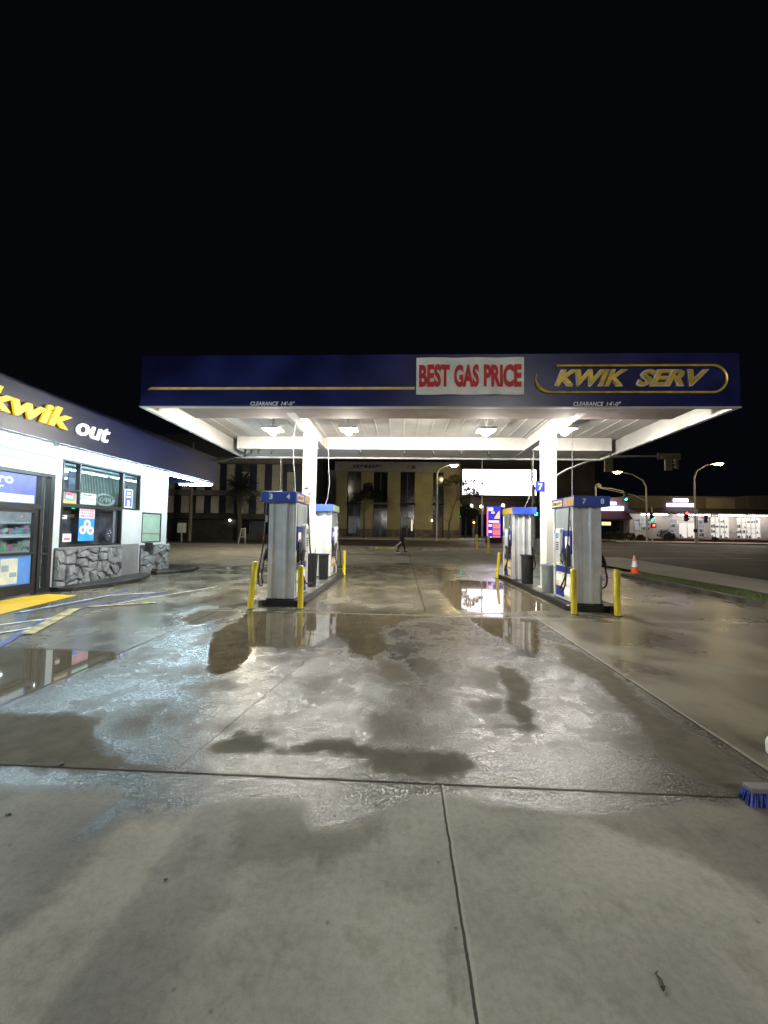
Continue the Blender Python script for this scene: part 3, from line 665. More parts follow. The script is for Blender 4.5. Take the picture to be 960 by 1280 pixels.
# ------------------------------------------------------------------ convenience store on the left
XS = -8.6                                             # outer face of the shop front
st = thing('convenience_store', (-12., 6., 0), 'white convenience store with grey stone base and dark blue fascia', 'store')
store_white = M('store_white', (.52, .56, .565), .5, var=.09, scale=1.3, streak=True)
store_grey = M('store_grey_panel', (.17, .175, .18), .55, var=.1)
W = MB(); x0, x1 = XS - .2, XS
W.box(x0, x1, -8, 4.0, 0, 3.6); W.box(x0, x1, 4.0, 9.28, 2.86, 3.6); W.box(x0, x1, 9.28, 9.50, 0, 3.6)
W.box(x0, x1, 9.50, 12.47, 3.30, 3.6); W.box(x0, x1, 9.50, 11.67, 0, 1.06); W.box(x0, x1, 11.67, 12.47, 1.06, 2.14); W.box(x0, x1, 12.47, 12.62, 0, 3.6)
W.box(x0, x1, 12.62, 13.66, 2.09, 3.6); W.box(x0, x1, 12.62, 13.66, 0, 1.08); W.box(x0, x1, 13.66, 14.0, 0, 3.6)
W.box(-18, x0, 13.8, 14.0, 0, 3.6); W.box(-18, -17.8, -8, 13.8, 0, 3.6); W.box(-17.8, x0, -8, -7.8, 0, 3.6)
W.build('wall', store_white, st)
mb = MB()
for z in (2.92, 3.10, 3.28): mb.box(XS, XS + .018, 4.0, 9.3, z, z + .012)
mb.build('siding_line', store_grey, st)
MB().box(XS, XS + .015, 11.67, 12.5, .03, 1.06).build('grey_panel', store_grey, st)
# overhanging roof: soffit, sloped fascia
MB().box(-18.2, -7.36, -8.4, 15.0, 3.62, 3.68).build('soffit', store_white, st)
mb = MB(); F0, F1 = -7.36, -7.28
mb.add([(F1 + .02, -8.5, 3.36), (F1 + .02, 15.06, 3.36), (F1 - .0, 15.02, 4.36), (F1 - .0, -8.5, 4.36), (F0 - .02, -8.5, 3.36), (F0 - .02, 14.98, 3.36), (F0 - .06, 14.96, 4.36), (F0 - .06, -8.5, 4.36)],
       [(0, 1, 2, 3), (5, 4, 7, 6), (0, 4, 5, 1), (3, 2, 6, 7), (1, 5, 6, 2), (0, 3, 7, 4)])
mb.add([(-7.385, 15.06, 3.36), (-18.3, 15.06, 3.36), (-18.3, 15.02, 4.36), (-7.425, 15.02, 4.36), (-7.385, 14.98, 3.36), (-18.3, 14.98, 3.36), (-18.3, 14.94, 4.36), (-7.425, 14.94, 4.36)],
       [(0, 1, 2, 3), (5, 4, 7, 6), (0, 4, 5, 1), (3, 2, 6, 7)])
mb.build('fascia', store_navy, st)
MB().box(-18.2, -7.45, -8.4, 14.9, 4.18, 4.24).build('roof', M('store_roof', (.12, .12, .12), .8), st)
# fascia lettering
mb = MB()
def ftext(mb, s, ya, yb, za, zb, d, mi=0, **k):
    # reads from larger -y to +y, seen from +x
    return mb.text(s, (F1 + .03, ya, za), (0, 1, 0), (0, 0, 1), yb - ya, zb - za, d, mi=mi, **k)
mb = MB(); ftext(mb, 'kwik', 6.33, 8.14, 3.66, 4.10, .045, shear=.28, bold=.032)
mb.build('fascia_lettering', E('sign_letter_yellow', (1., .60, .015), .9, (.6, .38, .015)), st)
mb = MB(); ftext(mb, 'out', 8.28, 9.26, 3.64, 3.99, .04, shear=.28, bold=.012); mb.build('fascia_lettering', E('sign_letter_white', (1., 1., 1.), 1.0), st)
# fluorescent tubes below the eave
tube_mat = E('fluorescent_tube', (.64, .89, 1.), TUBE)
def tube_light(p, q, lab):
    p, q = Vector(p), Vector(q); m = (p + q) / 2
    g = thing('tube_light', m + Vector((0, 0, .1)), lab, 'tube light', 'fluorescent tubes under the store eave')
    MB().tube([p, q], .022, 8).build('tube', tube_mat, g, smooth=True)
    d = (q - p).normalized(); n_ = Vector((d.y, -d.x, 0)) * .05
    mb = MB(); up_ = Vector((0, 0, .035)); top = Vector((0, 0, .075))
    a = [p - n_ + up_, q - n_ + up_, q + n_ + up_, p + n_ + up_]; mb.add(a + [v + top - up_ for v in a], [(0, 1, 2, 3), (4, 7, 6, 5), (0, 4, 5, 1), (1, 5, 6, 2), (2, 6, 7, 3), (3, 7, 4, 0)])
    mb.build('batten', white_paint, g)
    mb = MB(); mb.tube([p, p + d * .05], .028, 8); mb.tube([q, q - d * .05], .028, 8); mb.build('end_cap', white_paint, g)
TX, TZ = -7.40, 3.27
for a, b, lab in ((5.5, 7.85, 'fluorescent tube over the store door under the yellow letters'), (8.0, 10.35, 'fluorescent tube under the white letters out'), (10.45, 12.7, 'fluorescent tube above the window with the purple poster'), (12.75, 14.9, 'last fluorescent tube on the long eave before the roof corner'),
                  (3.0, 5.4, 'added fluorescent tube out past the door, first beyond the picture'), (.5, 2.9, 'added fluorescent tube out past the door, second beyond the picture')):  # added unseen tubes carry the eave row on to light the foreground
    tube_light((TX, a, TZ), (TX, b, TZ), lab)
tube_light((-8.75, 14.93, TZ), (-7.46, 14.93, TZ), 'short fluorescent tube on the end face of the store roof')

# stone bases
def stone_mat():
    m, nt, b = new_mat('painted_rubble_stone'); co = objco(nt)
    nv = node(nt, 'ShaderNodeTexNoise'); nv.inputs['Scale'].default_value = 1.6; L(nt, co, nv.inputs['Vector'])
    add = node(nt, 'ShaderNodeVectorMath', operation='MULTIPLY_ADD'); L(nt, nv.outputs['Color'], add.inputs[0]); add.inputs[1].default_value = (.5, .5, .5); L(nt, co, add.inputs[2])
    n1 = noise(nt, 5, 6, .65, co)
    c = mixc(nt, mrange(nt, n1, .3, .7), (.13, .135, .145), (.27, .28, .29)); L(nt, c, b.inputs['Base Color']); b.inputs['Roughness'].default_value = .5
    bp = node(nt, 'ShaderNodeBump', i_Distance=.05, i_Strength=1.); L(nt, noise(nt, 6, 8, .65, add.outputs[0]), bp.inputs['Height']); L(nt, bp.outputs[0], b.inputs['Normal'])
    return m
stone_m = stone_mat()
mortar = M('painted_mortar', (.05, .052, .058), .6, var=.2)
def clip_poly(poly, a, b, c):
    """keep a*x+b*y<=c"""
    out = []
    for i in range(len(poly)):
        p, q = poly[i], poly[(i + 1) % len(poly)]; dp = a * p[0] + b * p[1] - c; dq = a * q[0] + b * q[1] - c
        if dp <= 0: out.append(p)
        if dp * dq < 0:
            t = dp / (dp - dq); out.append((p[0] + t * (q[0] - p[0]), p[1] + t * (q[1] - p[1])))
    return out
def rubble(y0, y1, z0, z1, X, seed, notch=None):
    rnd = random.Random(seed); seeds = []
    ny = max(2, int((y1 - y0) / .24)); nz = max(2, int((z1 - z0) / .19))
    for i in range(ny):
        for j in range(nz): seeds.append((y0 + (i + .5 + rnd.uniform(-.7, .7)) * (y1 - y0) / ny, z0 + (j + .5 + rnd.uniform(-.65, .65)) * (z1 - z0) / nz))
    mb = MB()
    for i, s in enumerate(seeds):
        poly = [(y0, z0), (y1, z0), (y1, z1), (y0, z1)]; sc_ = rnd.uniform(.75, 1.)
        for j, q in enumerate(seeds):
            if i == j: continue
            a, b2 = q[0] - s[0], q[1] - s[1]; ln = math.hypot(a, b2)
            if ln > 1.2: continue
            c = (q[0]**2 + q[1]**2 - s[0]**2 - s[1]**2) / 2 - ln * rnd.uniform(.008, .018)
            poly = clip_poly(poly, a, b2, c)
            if len(poly) < 3: break
        if len(poly) < 3: continue
        if notch and notch[0] < s[0] < notch[1] and s[1] > notch[2]: continue
        cy, cz_ = sum(p[0] for p in poly) / len(poly), sum(p[1] for p in poly) / len(poly)
        d = rnd.uniform(.04, .12); tl = rnd.uniform(-.25, .25), rnd.uniform(-.25, .25)
        n = len(poly); v = [(X, p[0], p[1]) for p in poly]
        for k, hgt in ((.97, .6), (.78, 1.)):
            for p in poly:
                yy, zz = cy + (p[0] - cy) * k, cz_ + (p[1] - cz_) * k
                v.append((X + d * hgt + tl[0] * (yy - cy) * .35 + tl[1] * (zz - cz_) * .35 + rnd.uniform(-.018, .018), yy, zz))
        v.append((X + d * 1.05, cy, cz_))
        f = [(k * n + q, k * n + (q + 1) % n, (k + 1) * n + (q + 1) % n, (k + 1) * n + q) for k in range(2) for q in range(n)] + [(2 * n + q, 2 * n + (q + 1) % n, 3 * n) for q in range(n)]
        mb.add(v, f)
    return mb
for (a, b, sd, nt_) in ((9.36, 11.66, 3, None), (12.56, 14.04, 5, (12.75, 13.1, .78))):
    mb = MB(); mb.box(XS, XS + .05, a, b, .0, 1.0); base = mb.build('stone_base', mortar, st)
    rubble(a, b, .02, 1.0, XS + .045, sd, nt_).build('stone_facing', stone_m, base)
mb = MB(); mb.box(-9.2, XS, 14.0, 14.05, 0, 1.0); base = mb.build('stone_base', mortar, st)
mb = rubble(-9.2, XS + .04, .02, 1.0, 0, 11); mb.v = [(y, 14.045 + x, z) for x, y, z in mb.v]; mb.build('stone_facing', stone_m, base)
MB().box(XS, XS + .12, 9.36, 11.66, 1.0, 1.05).build('stone_sill', store_grey, st, bevel=.015)
MB().box(XS + .03, XS + .11, 12.78, 13.08, .84, 1.07).build('deal_tray', plastic_black, st)
# black step along the wall
tag(MB().prism([(-8.6, 9.3), (-8.28, 9.22), (-8.05, 9.35), (-7.78, 10.2), (-7.62, 11.25), (-8.05, 12.3), (-8.6, 12.9)], 0, .10, 'z').build('store_step', kerb_black, bevel=.015, at=(-8.3, 11, 0)), 'low black painted step along the foot of the store wall', 'step')
tag(MB().prism([(-8.6, 13.1), (-8.2, 12.9), (-7.75, 13.5), (-7.6, 14.2), (-7.8, 14.9), (-8.5, 15.3), (-9.3, 15.4), (-9.3, 14.1), (-8.45, 14.06)], 0, .12, 'z').build('kerb', kerb_black, bevel=.02), kind='structure')

# windows
glass = GLASS('shop_glass'); dglass = GLASS('tinted_glass', (.72, .73, .76), .12)
def window(y0, y1, z0, z1, bars=(), g=None, t=.045, lab=None):
    fr = MB(); a, b = XS - .10, XS + .02
    fr.box(a, b, y0, y1, z0, z0 + t); fr.box(a, b, y0, y1, z1 - t, z1); fr.box(a, b, y0, y0 + t, z0 + t, z1 - t); fr.box(a, b, y1 - t, y1, z0 + t, z1 - t)
    for k in bars: fr.box(a, b, *k)
    o = fr.build('window', dark_frame, st)
    p = MB(); p.box(XS - .05, XS - .042, y0 + t, y1 - t, z0 + t, z1 - t); p.build('pane', g or glass, o); return o
window(9.50, 11.67, 2.14, 3.30, [(10.02, 10.07, 2.185, 3.255), (9.545, 10.02, 2.50, 2.55)])
window(11.67, 12.47, 2.14, 3.30); window(9.50, 11.67, 1.06, 2.14, g=dglass)
gw = MB(); a, b = XS - .08, XS + .01
gw.box(a, b, 12.62, 13.66, 1.08, 1.11); gw.box(a, b, 12.62, 13.66, 2.06, 2.09); gw.box(a, b, 12.62, 12.65, 1.11, 2.06); gw.box(a, b, 13.63, 13.66, 1.11, 2.06)
gw = gw.build('window', dark_frame, st)
MB().box(XS - .05, XS - .02, 12.65, 13.63, 1.11, 2.06).build('pane', M('green_blind_glass', (.30, .42, .33), .15, var=.06), gw)
MB().box(XS - .015, XS - .005, 12.65, 13.63, 1.38, 1.40).box(XS - .015, XS - .005, 12.65, 13.63, 1.95, 1.965).build('rail', plastic_grey, gw)
# entrance
fr = MB(); a, b = XS - .12, XS + .03
fr.box(a, b, 4.0, 9.28, 2.78, 2.86); fr.box(a, b, 9.17, 9.28, 0, 2.78); fr.box(a, b, 8.92, 9.00, 0, 2.78); fr.box(a, b, 4.0, 8.92, 1.98, 2.10); fr.box(a, b, 6.45, 6.56, 0, 1.98); fr.box(a, b, 4.0, 4.1, 0, 1.98)
fr.box(a, b, 9.0, 9.17, 0, .12); fr.box(a, b, 9.0, 9.17, .9, .94)
ent = fr.build('entrance_frame', dark_frame, st)
MB().box(XS - .05, XS - .042, 9.0, 9.17, .12, 2.78).box(XS - .05, XS - .042, 4.1, 8.92, 2.10, 2.78).build('pane', glass, ent)
for ya, yb in ((6.57, 7.72), (7.75, 8.91)):
    d = MB(); a, b = XS - .09, XS + .0
    d.box(a, b, ya, yb, .03, .26); d.box(a, b, ya, yb, 1.90, 1.97); d.box(a, b, ya, ya + .09, .26, 1.90); d.box(a, b, yb - .09, yb, .26, 1.90); d.box(a, b, ya + .09, yb - .09, .93, .98)
    d = d.build('door', dark_frame, st)
    MB().box(XS - .05, XS - .042, ya + .09, yb - .09, .26, 1.90).build('pane', glass, d)
    MB().box(XS - .045, XS - .04, ya + .09, yb - .09, .26, .93).build('lower_panel', M('door_blue_vinyl', (.10, .25, .62), .35, var=.08), d)
    MB().tube([(XS + .02, ya + .13, .9), (XS + .06, ya + .13, .95), (XS + .06, ya + .13, 1.25), (XS + .02, ya + .13, 1.3)], .014).build('handle', chrome, d)
# inside
inm = M('interior_paint', (.55, .58, .60), .6, var=.1)
mb = MB(); mb.box(-14, x0 - .01, 3.0, 13.7, .005, .02); mb.box(-14, -13.9, 3.0, 13.7, .02, 3.2); mb.box(-13.9, x0 - .01, 2.9, 3.0, .02, 3.2); mb.box(-13.9, x0 - .01, 13.5, 13.6, .02, 3.2); mb.build('interior_wall', inm, st)
MB().box(-13.9, x0 - .01, 3.0, 13.5, 3.2, 3.25).build('interior_ceiling', inm, st)
ceil_mat = E('ceiling_tube', (.85, .94, 1.), INNER)
for x in (-12.6, -10.8, -9.4):
    for y in (5, 8, 11):
        g = thing('ceiling_light', (x, y, 3.19), 'fluorescent ceiling light inside the store', 'ceiling light', 'ceiling lights inside the store')
        MB().box(x - .08, x + .08, y - 1.1, y + 1.1, 3.13, 3.195).build('housing', white_paint, g); MB().box(x - .06, x + .06, y - 1.05, y + 1.05, 3.115, 3.13).build('diffuser', ceil_mat, g)
def goods_mat():
    m, nt, b = new_mat('packed_goods'); co = objco(nt)
    vo = node(nt, 'ShaderNodeTexVoronoi'); vo.inputs['Scale'].default_value = 9; vo.distance = 'CHEBYCHEV'; L(nt, co, vo.inputs['Vector'])
    hs = node(nt, 'ShaderNodeHueSaturation'); hs.inputs['Saturation'].default_value = .7; hs.inputs['Value'].default_value = .55; L(nt, vo.outputs['Color'], hs.inputs['Color']); L(nt, hs.outputs[0], b.inputs['Base Color']); return m
goods = goods_mat()
for (x, y0, y1, h, lab) in ((-10.6, 4.5, 12.4, 1.35, 'shelf of packed goods just inside the store door'), (-12.4, 4.0, 13.0, 1.7, 'taller shelf of packed goods at the back of the store')):
    g = thing('display_shelf', (x, (y0 + y1) / 2, .02), lab, 'shelf')
    mb = MB(); mb.box(x - .03, x + .03, y0, y1, .02, h)
    for z in np.arange(.12, h, .38): mb.box(x - .32, x + .32, y0, y1, z, z + .03)
    mb.build('rack', store_white, g)
    mb = MB(); rnd = random.Random(2)
    for z in np.arange(.15, h - .1, .38):
        for s in (-1, 1):
            y = y0 + .03
            while y < y1 - .2:
                w = rnd.uniform(.08, .24); mb.box(x + s * .05, x + s * .29, y, y + w * .94, z, z + rnd.uniform(.16, .3)); y += w
    o = mb.build('goods', goods, g); tag(o, kind='stuff')
# backing boards behind the windows
dark_back = M('window_backing', (.22, .22, .225), .5, var=.3, scale=4)
MB().box(XS - .30, XS - .26, 9.5, 11.66, 1.0, 2.13).build('window_backing', dark_back, st)
mb = MB(); mb.box(XS - .42, XS - .40, 10.3, 12.46, 2.1, 3.3, 0)
for k in range(36): mb.box(XS - .40, XS - .385, 10.34 + k * .058, 10.34 + k * .058 + .02, 2.1, 3.12, 1)
mb.build('slatted_blind', [M('blind_grey', (.34, .37, .34), .6), M('blind_dark', (.12, .135, .125), .6)], st)
MB().box(XS - .42, XS - .40, 9.52, 10.02, 2.1, 3.3).box(XS - .36, XS - .34, 10.07, 10.36, 2.3, 3.28).build('window_board', M('board_bluegrey', (.10, .11, .20), .5, var=.4, scale=3), st)
# posters in and on the glass
def poster(name, y0, y1, z0, z1, m, lab, extra=None, x=XS - .038):
    g = thing(name, (x, (y0 + y1) / 2, z0), lab, 'poster'); MB().box(x, x + .004, y0, y1, z0, z1).build('sheet', m, g)
    if extra: extra(g, x + .0045)
    return g
U, V = (0, 1, 0), (0, 0, 1)
pr = M('poster_red', (.62, .06, .10), .5); pb = M('poster_blue', (.04, .28, .70), .4); pw = M('poster_white', (.72, .73, .75), .5); pp = M('poster_pink', (.72, .55, .62), .5); pv = M('poster_violet', (.07, .07, .36), .45); pk = M('poster_ink', (.03, .03, .05), .5)
def disc(mb, x, cy, cz_, r, mi=0, n=24, d=.003): mb.prism([(cy + r * math.cos(2 * math.pi * k / n), cz_ + r * math.sin(2 * math.pi * k / n)) for k in range(n)], x, x + d, 'x', mi)
def lottery(g, x):
    MB().box(x, x + .002, 10.125, 10.645, 1.82, 2.07).build('heading', pp, g)
    mb = MB(); mb.text('PLAY FOR', (x + .003, 10.16, 1.925), U, V, .45, .055, .002, bold=.03); mb.text('MILLIONS', (x + .003, 10.16, 1.85), U, V, .45, .055, .002, bold=.03); mb.text('INSIDE BIG', (x + .003, 10.16, 2.0), U, V, .45, .05, .002, bold=.02); mb.build('lettering', pr, g)
    mb = MB()
    for cy, c in ((10.40, 1.66), (10.26, 1.50), (10.52, 1.48)):
        disc(mb, x, cy, c, .115); disc(mb, x + .003, cy, c, .055, 1)
    mb.build('lottery_ball', [pw, M('ball_mark', (.35, .2, .3), .5)], g)
poster('poster', 10.12, 10.65, 1.20, 2.08, pb, 'blue and pink lottery poster with white balls in the lower window', lottery)
poster('poster', 9.64, 9.90, 1.19, 1.40, pw, 'small white sticker with red print low in the dark window', lambda g, x: MB().box(x, x + .002, 9.68, 9.86, 1.24, 1.29).box(x, x + .002, 9.70, 9.80, 1.33, 1.35).build('lettering', pr, g))
def card(g, x):
    mb = MB()
    for a, b in ((.05, .12), (.10, .05), (.16, .14), (.12, .2)): mb.box(x, x + .002, 11.12 + a, 11.15 + a, 1.26 + b, 1.29 + b)
    mb.build('print', pw, g)
poster('poster', 11.10, 11.37, 1.22, 1.56, pk, 'black notice with small white marks low in the dark window', card)
poster('poster', 9.54, 9.74, 1.78, 1.88, pw, 'tiny white label at the top corner of the dark window', lambda g, x: MB().box(x, x + .002, 9.56, 9.66, 1.83, 1.86).build('lettering', pk, g))
def cola(g, x):
    mb = MB(); disc(mb, x, 9.78, 2.37, .105, 0)
    def cap(a0, a1, r): return [(9.78 + r * math.cos(t), 2.37 + r * math.sin(t)) for t in np.linspace(R(a0), R(a1), 14)]
    mb.prism(cap(10, 165, .10), x + .003, x + .005, 'x', 1); mb.prism(cap(205, 330, .10), x + .003, x + .005, 'x', 2); mb.build('emblem', [pw, pr, pb], g)
    MB().box(x, x + .002, 9.55, 10.0, 2.19, 2.25).build('strip', sign_yellow, g)
poster('poster', 9.55, 10.01, 2.19, 2.50, dark_back, 'dark poster with a red white and blue round emblem in the window corner', cola)
poster('poster', 10.08, 10.66, 2.20, 2.50, M('poster_mint', (.45, .58, .53), .5), 'pale mint sign in the upper window', lambda g, x: MB().box(x, x + .002, 10.12, 10.62, 2.34, 2.355).box(x, x + .002, 10.22, 10.52, 2.44, 2.47).build('lettering', pk, g))
poster('poster', 11.80, 12.16, 2.20, 2.78, pw, 'white bordered violet poster in the far upper window', lambda g, x: (MB().box(x, x + .002, 11.83, 12.13, 2.24, 2.75).build('print', pv, g), MB().box(x + .002, x + .004, 11.90, 12.06, 2.62, 2.69).box(x + .002, x + .004, 11.88, 12.08, 2.52, 2.57).box(x + .002, x + .004, 11.92, 12.04, 2.27, 2.43).build('lettering', pw, g)))
g = thing('open_sign', (XS - .1, 11.08, 2.2), 'unlit oval neon sign reading OPEN behind the upper window', 'neon sign')
x = XS - .09; mb = MB()
for r in (1., .86): mb.tube([(x, 11.08 + .37 * r * math.cos(t), 2.38 + .17 * r * math.sin(t)) for t in np.linspace(0, 2 * math.pi, 33)], .010, 6)
mb.build('neon_tube', M('unlit_neon', (.45, .47, .46), .3), g); MB().text('OPEN', (x, 10.88, 2.32), U, V, .40, .12, .01, bold=.01).build('lettering', M('unlit_neon', (.40, .42, .42), .3), g)
# door stickers, transom banner
def transom(g, x):
    mb = MB(); mb.text('ro', (x, 7.97, 2.52), U, V, .32, .15, .002, bold=.02); mb.text('PAGO CORREO', (x, 6.7, 2.52), U, V, 1.15, .17, .002, bold=.02) if False else None
    mb.text('r', (x, 7.97, 2.37), U, V, .12, .10, .002, bold=.02); mb.build('lettering', pw, g)
    MB().box(x, x + .002, 6.62, 8.80, 2.12, 2.30).build('strip', M('poster_pale', (.5, .55, .55), .5), g)
poster('transom_banner', 6.6, 8.84, 2.11, 2.76, M('banner_violet', (.10, .11, .42), .4), 'violet banner with white letters across the glass over the store door', transom)
poster('notice', 8.12, 8.50, .30, .86, M('notice_paper', (.62, .60, .50), .6), 'printed notice taped on the blue lower panel of the store door', lambda g, x: MB().box(x, x + .002, 8.14, 8.30, .58, .72).box(x, x + .002, 8.32, 8.48, .45, .55).build('print', M('notice_ink', (.25, .33, .38), .6), g), XS - .034)
# ------------------------------------------------------------------ street side
def leaf_cloud(mb, blobs, n, size, rnd, mi=0):
    tot = sum(b[3] ** 2 for b in blobs)
    for cx, cy, cz_, r in blobs:
        for _ in range(int(n * r * r / tot)):
            d = Vector((rnd.gauss(0, 1), rnd.gauss(0, 1), rnd.gauss(0, 1))).normalized() * r * rnd.uniform(.25, 1.05) ** .6
            p = Vector((cx, cy, cz_)) + Vector((d.x, d.y, d.z * .8)); a = Vector((rnd.gauss(0, 1), rnd.gauss(0, 1), rnd.gauss(0, 1))).normalized(); b = a.cross(Vector((rnd.random(), rnd.random(), 1))).normalized()
            s = size * rnd.uniform(.6, 1.3); mb.add([p - a * s, p + b * s * .5, p + a * s, p - b * s * .5], [(0, 1, 2, 3)], mi)
bark = M('bark', (.075, .06, .045), .9, var=.3, scale=6, bump=.01)
leaf = M('street_tree_leaf', (.05, .055, .025), .6, var=.5, scale=.8)
dleaf = M('dark_leaf', (.016, .019, .014), .7, var=.5, scale=.8)
def tree(x, y, trunk, limbs, blobs, n, size, lab, seed, r=.09, m=None):
    z = gz(x, y); g = thing('street_tree', (x, y, z), lab, 'tree', 'young street trees'); rnd = random.Random(seed)
    mb = MB(); k = len(trunk); mb.tube([(x + a, y + b, z + c) for a, b, c in trunk], [r * (1 - .6 * i / (k - 1)) for i in range(k)], 8)
    for l in limbs: mb.tube([(x + a, y + b, z + c) for a, b, c in l], [r * .45, r * .3, r * .12][:len(l)], 6)
    mb.build('trunk', bark, g)
    mb = MB(); leaf_cloud(mb, [(x + a, y + b, z + c, q) for a, b, c, q in blobs], n, size, rnd); mb.build('crown', m or leaf, g)
tree(-4.1, 42.5, [(0, 0, 0), (.02, 0, 1.5), (-.03, 0, 2.9), (.1, 0, 3.9)], [[(0, 0, 2.9), (.6, .2, 3.7), (1.2, .2, 4.3)], [(0, 0, 3.0), (-.5, 0, 3.6), (-1.0, .1, 4.0)]],
     [(.5, 0, 5.0, .95), (-.6, .1, 4.6, .7), (1.3, .2, 4.7, .8), (.4, 0, 5.7, .6), (-1.2, 0, 4.0, .4)], 1500, .13, 'thin dark street tree before the middle of the yellow building', 1, m=dleaf)
tree(5.4, 42.5, [(-.4, 0, 0), (-.3, 0, 1.8), (.1, 0, 3.4), (.6, 0, 4.8), (1.0, 0, 5.8)], [[(.1, 0, 3.4), (-.5, .1, 4.8), (-.7, .1, 6.2)], [(.4, 0, 4.2), (1.4, 0, 4.9), (2.3, 0, 5.4)], [(.6, 0, 4.8), (.4, 0, 6.0), (.2, 0, 7.0)], [(-.3, 0, 1.9), (-1.3, .1, 2.6), (-1.8, 0, 3.2)]],
     [(1.9, 0, 5.3, .75), (2.7, 0, 5.0, .5), (.3, 0, 6.6, .8), (-.6, 0, 6.2, .6), (1.3, 0, 6.2, .5), (1.4, 0, 4.4, .6), (3.2, .1, 4.7, .3), (2.2, 0, 6.4, .3)], 1400, .12, 'leaning street tree with sparse leaves before the lit billboard', 2)
tree(7.4, 46, [(0, 0, 0), (.05, 0, 1.5), (0, 0, 2.6)], [[(0, 0, 2.2), (.5, 0, 2.8), (.8, 0, 3.3)]], [(0, 0, 3.2, 1.1), (.9, 0, 2.9, .8), (-.6, .2, 2.8, .7)], 1100, .15, 'low bushy dark tree under the lit billboard', 4, m=dleaf)
# palm on the left
def palm(x, y, H, r, lab, seed):
    z = gz(x, y); g = thing('palm_tree', (x, y, z), lab, 'palm'); rnd = random.Random(seed)
    mb = MB(); mb.tube([(x + .1 * math.sin(i), y, z + H * i / 7) for i in range(8)], [.24 - .012 * i for i in range(8)], 10); mb.build('trunk', bark, g)
    mb = MB()
    for k in range(70):
        a = rnd.uniform(0, 6.283); el = rnd.uniform(-.9, 1.25); ln = r * rnd.uniform(.8, 1.1); p0 = Vector((x, y, z + H)); d = Vector((math.cos(a) * math.cos(el), math.sin(a) * math.cos(el), math.sin(el)))
        pts = [p0 + d * ln * t + Vector((0, 0, -1)) * ln * .55 * t * t * math.cos(el) for t in np.linspace(0, 1, 9)]
        side = d.cross(Vector((0, 0, 1))).normalized() if abs(d.z) < .98 else Vector((1, 0, 0))
        mb.tube(pts, [.025 * (1 - i / 9.5) for i in range(9)], 4)
        for i in range(1, 9):
            for s in (-1, 1):
                for h in (0, .5):
                    q = pts[i] * (1 - h) + pts[i - 1] * h; t = (pts[i] - pts[i - 1]).normalized(); tip = q + (side * s * .8 + t * .5 + Vector((0, 0, -.35))) * ln * .24 * (1 - .6 * abs(i / 8 - .45))
                    mb.add([q - t * .03, q + t * .03, tip], [(0, 1, 2)])
    mb.build('crown', dleaf, g)
palm(-15.0, 35.6, 5.1, 2.1, 'dark palm with drooping fronds in front of the striped building', 5)
# street poles
steel = M('galvanised_pole', (.6, .6, .56), .5, metal=.3, var=.15)
wood = M('weathered_pole', (.16, .14, .11), .8, var=.2, streak=True)
z = gz(-19.3, 35); tag(MB().tube([(-19.3, 35, z), (-19.3, 35, 9.4)], [.16, .12], 10).build('utility_pole', wood, at=(-19.3, 35, z)), 'thick grey pole at the lot edge before the striped building', 'pole')
z = gz(8.3, 41); p = thing('sign_pole', (8.3, 41, z), 'slim tall pole crossing the lit billboard', 'pole'); MB().tube([(8.3, 41, z), (8.3, 41, 9.6)], .06, 8).build('shaft', steel, p); MB().box(8.18, 8.42, 40.9, 41.1, 6.5, 6.75).build('bracket_box', steel, p)
sod = E('sodium_lens', (1., .74, .34), SODIUM); white_lamp = E('white_street_lens', (1., .88, .62), SODIUM * .8)
def street_lamp(bx, by_, hx, hy, hz, lab, mat=sod, zb=None, bend=1.3, rl=.28):
    z = gz(bx, by_) if zb is None else zb
    g = thing('street_lamp', (bx, by_, z), lab, 'street lamp')
    MB().tube([(bx, by_, z), (bx, by_, hz - bend), (bx + (hx - bx) * .12, by_ + (hy - by_) * .12, hz - bend * .45), (bx + (hx - bx) * .5, by_ + (hy - by_) * .5, hz - .05), (hx, hy, hz + .06)], [.10, .08, .07, .05, .045], 10).build('pole', steel, g, smooth=True)
    MB().lathe([(.12, .12), (rl + .08, .08), (rl + .10, 0), (rl + .02, -.01)], (hx, hy, hz), 16, sx=1.5).build('head', steel, g, smooth=True)
    MB().lathe([(rl, -.01), (rl, -.06), (rl * .75, -.13), (.02, -.17)], (hx, hy, hz), 16, sx=1.3).build('lens', mat, g, smooth=True)
street_lamp(27.3, 45.0, 22.9, 42.6, 8.2, 'street lamp with its head hanging left of its pole')
street_lamp(31.3, 43.3, 32.8, 42.0, 9.05, 'street lamp with its arm rising right before the white shop')
street_lamp(-8.15, 26., -9.6, 26., 8.5, 'added street lamp behind pump 3 and 4, its head hidden by the canopy', E('added_lot_lamp_lens', (1., .92, .70), SODIUM * 4.5))  # added lamp, brightens the back lot and the striped building
street_lamp(10.9, 33.3, 12.6, 32.9, 10.2, 'added street lamp topping the signal mast pole, hidden by the canopy', E('added_corner_lamp_lens', (1., .92, .75), SODIUM * 2.2), zb=5.7)  # added unseen lamp that lights the mast arm
street_lamp(7.6, -9.5, 5.6, -8.6, 8.0, 'assumed street lamp behind the viewer, lighting the sign, pumps and foreground', E('assumed_front_lamp_lens', (1., .96, .88), SODIUM * 8.5))  # assumed unseen lamp, added to brighten the sign, pump fronts and foreground
street_lamp(3.6, 40.6, 5.25, 40.0, 8.35, 'street lamp at the right end of the yellow building', bend=.8)
